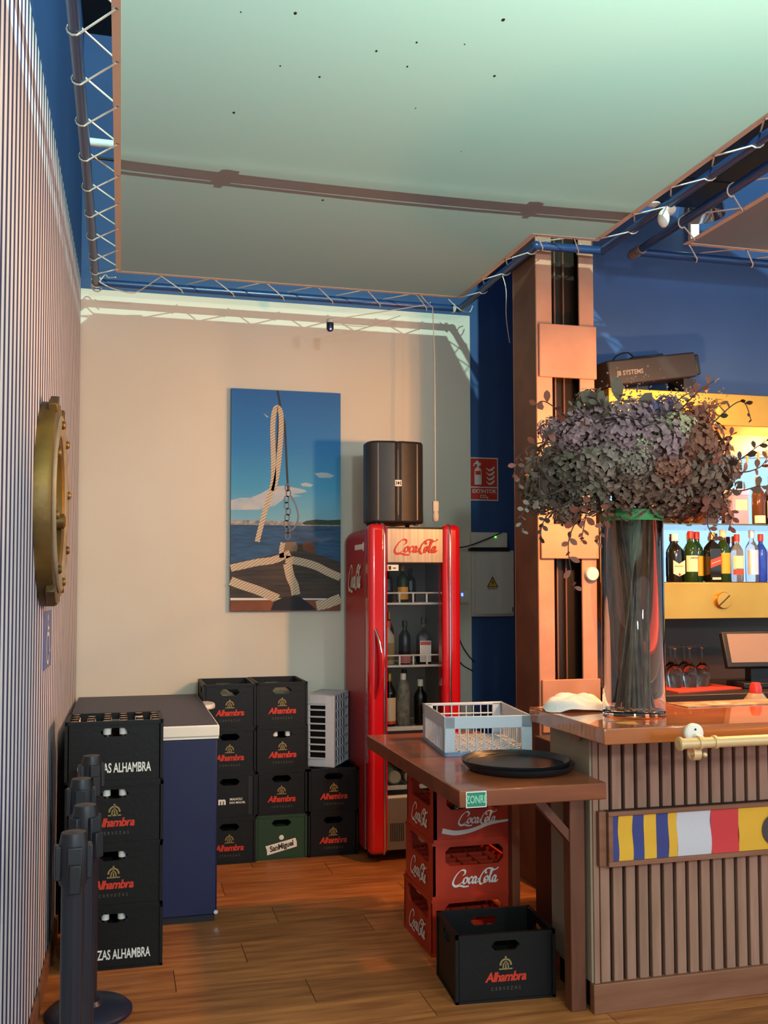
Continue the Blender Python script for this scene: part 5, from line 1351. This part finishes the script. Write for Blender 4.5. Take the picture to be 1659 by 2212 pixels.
# ------------------------------------------------------------------ back bar
bc = thing('back_bar_counter', 'dark back bar counter below the bottle shelf', 'counter', (2.44, 4.32, 0))
MB().box(0, 3.2, 0, 0.72, 0.98, 1.02).build('top', M('bar_top_dark', '2c2220', 0.35), bc, bevel=0.004)
MB().box(0.02, 3.2, 0.03, 0.72, 0, 0.98).build('base', 'back_dark', bc)
MB().box(0.0, 3.2, 0.705, 0.725, 1.02, 1.37).build('splashback', 'back_dark', bc)
mt_ = thing('bar_mat', 'red rubber mat under the upturned wine glasses', 'bar mat', (2.76, 4.55, 1.0205))
MB().prism([(-0.10, -0.15), (0.325, -0.05), (0.30, 0.25), (-0.10, 0.25)], 0, 0.006).build('sheet', 'mat_red', mt_)
M('wine_glass', 'f0f2f4', 0.02, trans=1.0, ior=1.22)
gp = [(0.031, 0.0), (0.036, 0.03), (0.040, 0.062), (0.034, 0.098), (0.016, 0.118), (0.0045, 0.13), (0.004, 0.195), (0.012, 0.203), (0.034, 0.206), (0.034, 0.209), (1e-5, 0.209)]
gi = [(0.0295, 0.0), (0.0345, 0.03), (0.0385, 0.062), (0.0325, 0.096), (0.014, 0.115), (1e-5, 0.118)]
g0 = None
for i, (x, y, lb) in enumerate([(2.935, 4.62, 'rightmost upturned wine glass on the red mat'), (2.885, 4.71, 'upturned wine glass behind, second from the right on the red mat'), (2.85, 4.60, 'middle upturned wine glass on the red mat'), (2.80, 4.70, 'upturned wine glass behind, near the vase on the red mat'), (2.765, 4.60, 'leftmost upturned wine glass on the red mat, by the vase')]):
    if g0 is None:
        g0 = thing('wine_glass', lb, 'glass', (x, y, 1.027), group='upturned wine glasses')
        mb = MB().lathe(gp, 20); mb.lathe(gi, 20)
        mb.build('bowl', 'wine_glass', g0, smooth=50)
    else: dup(g0, loc=(x, y, 1.027), label=lb)
bottle('sauce_bottle', 'small bottle with a bright red label left of the vase', (2.47, 4.52, 1.0205), 0.19, 0.03, 'b_clear', 'c_white', [(0.05, 0.5, 'c_red')])
ps = thing('till_monitor', 'grey touch screen till tilted back on the back bar', 'monitor', (3.235, 4.52, 1.0205), radians(-4))
T = Matrix.Translation((0, 0, 0.19)) @ Matrix.Rotation(radians(-18), 4, 'X')
MB().box(-0.22, 0.3, 0.0, 0.035, -0.085, 0.105, T).build('housing', 'black_plastic', ps, bevel=0.006)
MB().box(-0.195, 0.275, -0.003, 0.0, -0.06, 0.092, T).build('screen', 'screen_grey', ps)
MB().box(-0.06, 0.1, 0.03, 0.09, 0.006, 0.16).box(-0.14, 0.18, -0.04, 0.14, 0, 0.03).build('stand', 'black_plastic', ps, bevel=0.006)

cbn = thing('bottle_cabinet', 'brass fronted wall shelf for bottles behind the bar', 'shelf', (2.43, 4.74, 1.372))
L_ = 2.6
MB().box(0, L_, 0.0, 0.31, 0, 0.195).build('lower_box', 'brass', cbn, bevel=0.003)
MB().box(0.05, L_, 0.0, 0.31, 1.05, 1.225).build('upper_box', 'brass', cbn, bevel=0.003)
MB().box(0, 0.02, 0.02, 0.31, 0.195, 1.05).build('side_panel', 'brass', cbn)
MB().box(0.02, L_, 0.288, 0.31, 0.195, 0.93).build('mirror_back', 'mirror', cbn)
MB().box(0.02, L_, 0.286, 0.31, 0.93, 1.05).build('back_rail', M('back_rail', 'b98a64', 0.5), cbn)
MB().box(0.02, L_, 0.03, 0.288, 0.508, 0.516).build('glass_shelf', M('shelf_glass', '9fd0c0', 0.05, trans=0.85, ior=1.3), cbn)
MB().box(0.03, L_, 0.0, 0.29, 0.1955, 0.198).build('shelf_liner', 'back_dark', cbn)
for (x, z, a) in ((0.705, 1.145, -0.75), (0.71, 0.098, 0.7)):
    for dx in (0.0, 1.1):
        sw = MB().lathe([(0.046, 0), (0.046, 0.016), (0.042, 0.021), (1e-5, 0.023)], 28, FRONT(x + dx, 0.0, z)).build('screw_head', 'brass', cbn, smooth=40)
        MB().box(-0.041, 0.041, -0.003, 0.003, 0.020, 0.0242, FRONT(x + dx, 0.0, z) @ Matrix.Rotation(a, 4, 'Z')).build('screw_slot', 'dark_print', sw)
# spot lamps of the shelf
for i, x in enumerate((3.62, 2.75)):
    dsp = thing('shelf_spot', ('spot lamp under the top of the bottle shelf at the right', 'spot lamp under the top of the bottle shelf behind the flowers')[i], 'lamp', (x, 4.90, 2.40))
    MB().cyl((0, 0, 0), (0, 0, 0.022), 0.035, 18).build('ring', 'chrome', dsp, smooth=40)
    MB().cyl((0, 0, -0.002), (0, 0, 0.0), 0.026, 18).build('lens', 'bulb_warm', dsp)
    light('shelf_spot_light', 'POINT', (x, 4.88, 2.36), 12, (1.0, 0.55, 0.2), 0.03)
# bar lamp over the counter, right of the picture
bl = thing('bar_pendant', 'brass pendant lamp over the bar counter', 'lamp', (3.35, 3.55, 2.55))
MB().lathe([(0.02, 0.16), (0.05, 0.14), (0.12, 0.02), (0.125, 0.0), (0.115, 0.02), (0.045, 0.13), (0.02, 0.15)], 24).build('shade', 'brass', bl, smooth=40)
MB().ball((0, 0, 0.03), 0.035, 10).build('bulb', 'bulb_warm', bl, smooth=180)
MB().cyl((0, 0, 0.15), (0, 0, ZC - 2.55), 0.004, 8).build('cable', 'cable_black', bl)
light('bar_pendant_light', 'POINT', (3.35, 3.55, 2.53), 85, (1.0, 0.52, 0.19), 0.04)

ZSH = 1.5705
BG = 'bottles on the lower shelf'
b = bottle('spirit_bottle', 'dark bottle with a white six-sided label next to the vase', (2.93, 4.86, ZSH), 0.26, 0.040, 'b_dark', 'l_white', [], group=BG)
MB().poly([(-0.036, 0.045), (0, 0.030), (0.036, 0.045), (0.036, 0.118), (0, 0.098), (-0.036, 0.118)], FRONT(0, -0.0415, 0)).build('label', 'l_cream', b)
MB().text("Ballantine's", FRONT(0, -0.0420, 0.085, 0.013)).build('label_lettering', 'dark_print', b)
MB().ball((0.002, -0.041, 0.04), 0.008, 6, (1, 0.2, 1)).build('label_seal', 'c_red', b)
b = bottle('spirit_bottle', 'green bottle with a cream label and red cap', (3.015, 4.84, ZSH), 0.275, 0.037, 'b_oldgreen', 'c_red', [(0.20, 0.52, 'l_cream')], group=BG)
MB().text('JAMESON', FRONT(0, -0.0385, 0.13, 0.012)).build('label_lettering', 'dark_print', b)
bottle('spirit_bottle', 'bottle with an orange label and red cap behind the cream labelled one', (3.09, 4.90, ZSH), 0.275, 0.036, 'b_green', 'c_red', [(0.12, 0.52, 'l_yellow')], group=BG)
b = bottle('spirit_bottle', 'square dark bottle with a slanted red label', (3.148, 4.84, ZSH), 0.27, 0.037, 'b_dark', 'c_gold', [], group=BG, square=True, sh=0.64)
MB().poly([(-0.034, 0.075), (0.034, 0.098), (0.034, 0.142), (-0.034, 0.119)], FRONT(0, -0.036, 0)).build('label', 'l_red', b)
MB().text('JOHNNIE WALKER', FRONT(0, -0.0365, 0.108, 0.007) @ Matrix.Rotation(0.33, 4, 'Z')).build('label_lettering', 'l_white', b)
MB().poly([(-0.024, 0.012), (0.03, 0.012), (0.03, 0.024), (-0.024, 0.024)], FRONT(0, -0.036, 0)).build('label', 'l_cream', b)
bottle('spirit_bottle', 'bright green bottle with a big yellow label and cream cap', (3.228, 4.86, ZSH), 0.285, 0.039, 'b_oldgreen', 'l_cream', [(0.16, 0.56, 'l_yellow')], group=BG)
b = bottle('spirit_bottle', 'clear bottle with white and red label bands', (3.297, 4.83, ZSH), 0.26, 0.034, 'b_clear', 'c_red', [(0.15, 0.26, 'l_red'), (0.28, 0.55, 'l_cream')], group=BG)
bottle('spirit_bottle', 'plain clear bottle behind the silver labelled one', (3.345, 4.90, ZSH), 0.25, 0.033, 'b_clear', 'c_white', [], group=BG)
bottle('spirit_bottle', 'clear bottle with a silver label and grey cap', (3.405, 4.85, ZSH), 0.285, 0.036, 'b_clear', 'l_silver', [(0.14, 0.62, 'l_silver')], group=BG)
bottle('spirit_bottle', 'blue glass bottle with a red cap', (3.477, 4.87, ZSH), 0.265, 0.034, 'b_blue', 'c_red', [], group=BG)
bottle('spirit_bottle', 'reddish bottle at the right edge of the lower shelf', (3.54, 4.84, ZSH), 0.27, 0.034, 'b_pink', 'c_orange', [], group=BG)
ZU = 1.8885
BU = 'bottles on the upper glass shelf'
for x, lb in ((2.96, 'left amber bottle on the glass shelf behind the flowers'), (3.03, 'middle amber bottle on the glass shelf behind the flowers'), (3.10, 'right amber bottle on the glass shelf behind the flowers')):
    bottle('spirit_bottle', lb, (x, 4.88, ZU), 0.25, 0.034, 'b_amber', 'c_gold', [], group=BU)
bottle('spirit_bottle', 'dark amber bottle with a low cream label on the glass shelf', (3.475, 4.88, ZU), 0.27, 0.036, 'b_amber', 'c_gold', [(0.04, 0.20, 'l_cream')], group=BU)
bottle('spirit_bottle', 'dark bottle at the right edge of the glass shelf', (3.56, 4.88, ZU), 0.28, 0.036, 'b_brown', 'c_dark', [(0.15, 0.5, 'l_cream')], group=BU)
gb = thing('gift_box', 'pale pink carton with lilac lid on the glass shelf', 'box', (3.335, 4.88, ZU))
MB().box(-0.05, 0.05, -0.04, 0.04, 0, 0.19).build('carton', M('carton', 'c08a90', 0.6, noise=('a890b0', 12, 2)), gb, bevel=0.002)
MB().box(-0.054, 0.054, -0.044, 0.044, 0.165, 0.20).build('lid', M('carton_lid', 'b0a0c8', 0.5), gb, bevel=0.002)
MB().poly([(-0.035, 0.08), (0.04, 0.08), (0.04, 0.14), (-0.035, 0.14)], FRONT(0, -0.0408, 0)).build('label', 'l_cream', gb)
pg = thing('peg_line', 'string of tiny wooden pegs across the bottle shelf', 'string', (3.2, 4.80, 2.30))
pts = crom([(-0.1, 0, -0.03), (0.1, 0, -0.045), (0.25, 0, -0.02), (0.45, 0, 0.02), (0.9, 0, 0.04)], 6)
MB().tube(pts, 0.0018, 5).build('string', 'cable_black', pg)
for f in (0.12, 0.25, 0.36, 0.47, 0.58):
    p = pts[int(f * (len(pts) - 1))]
    MB().box(p.x - 0.006, p.x + 0.006, -0.006, 0.006, p.z - 0.03, p.z + 0.02).build('peg', M('peg_wood', 'c89a6c', 0.6), pg, bevel=0.002)
bxc = thing('equipment_case', 'long black light fixture box tilted on top of the bottle shelf', 'case', (2.76, 4.84, 2.598), radians(6))
T = Matrix.Translation((0, 0, 0.112)) @ Matrix.Rotation(radians(-9.5), 4, 'Y')
MB().box(-0.30, 0.27, -0.09, 0.10, -0.06, 0.075, T).build('body', M('case_black', '2a2220', 0.45), bxc, bevel=0.01)
MB().box(0.27, 0.30, -0.08, 0.09, -0.05, 0.062, T).build('end_cap', 'black_plastic', bxc, bevel=0.008)
MB().box(-0.10, 0.10, -0.04, 0.06, 0.075, 0.09, T).build('lid_plate', 'black_plastic', bxc, bevel=0.004)
MB().text('JB SYSTEMS', T @ FRONT(-0.17, -0.0915, 0.0, 0.034)).build('lettering', M('case_print', '8a8078', 0.6), bxc)
MB().tube([T @ Vector(p) for p in crom([(-0.21, 0, 0.078), (-0.17, 0, 0.11), (-0.10, 0, 0.12), (-0.06, 0, 0.085)], 5)], 0.004).build('handle_cable', 'cable_black', bxc, smooth=60)
MB().box(0.20, 0.28, -0.06, 0.08, 0.0, 0.085).build('wedge', 'black_plastic', bxc)
bcb = thing('black_cable', 'black cable curving down between the column and the bottle shelf', 'cable', (2.425, 4.70, 1.30))
MB().tube(crom([(0.03, 0, 0.55), (0.01, 0, 0.42), (0.0, 0, 0.25), (0.015, 0, 0.1), (0.03, 0, 0.0), (0.03, 0.0, -0.27)], 6), 0.012, 8).build('wire', 'cable_black', bcb, smooth=60)
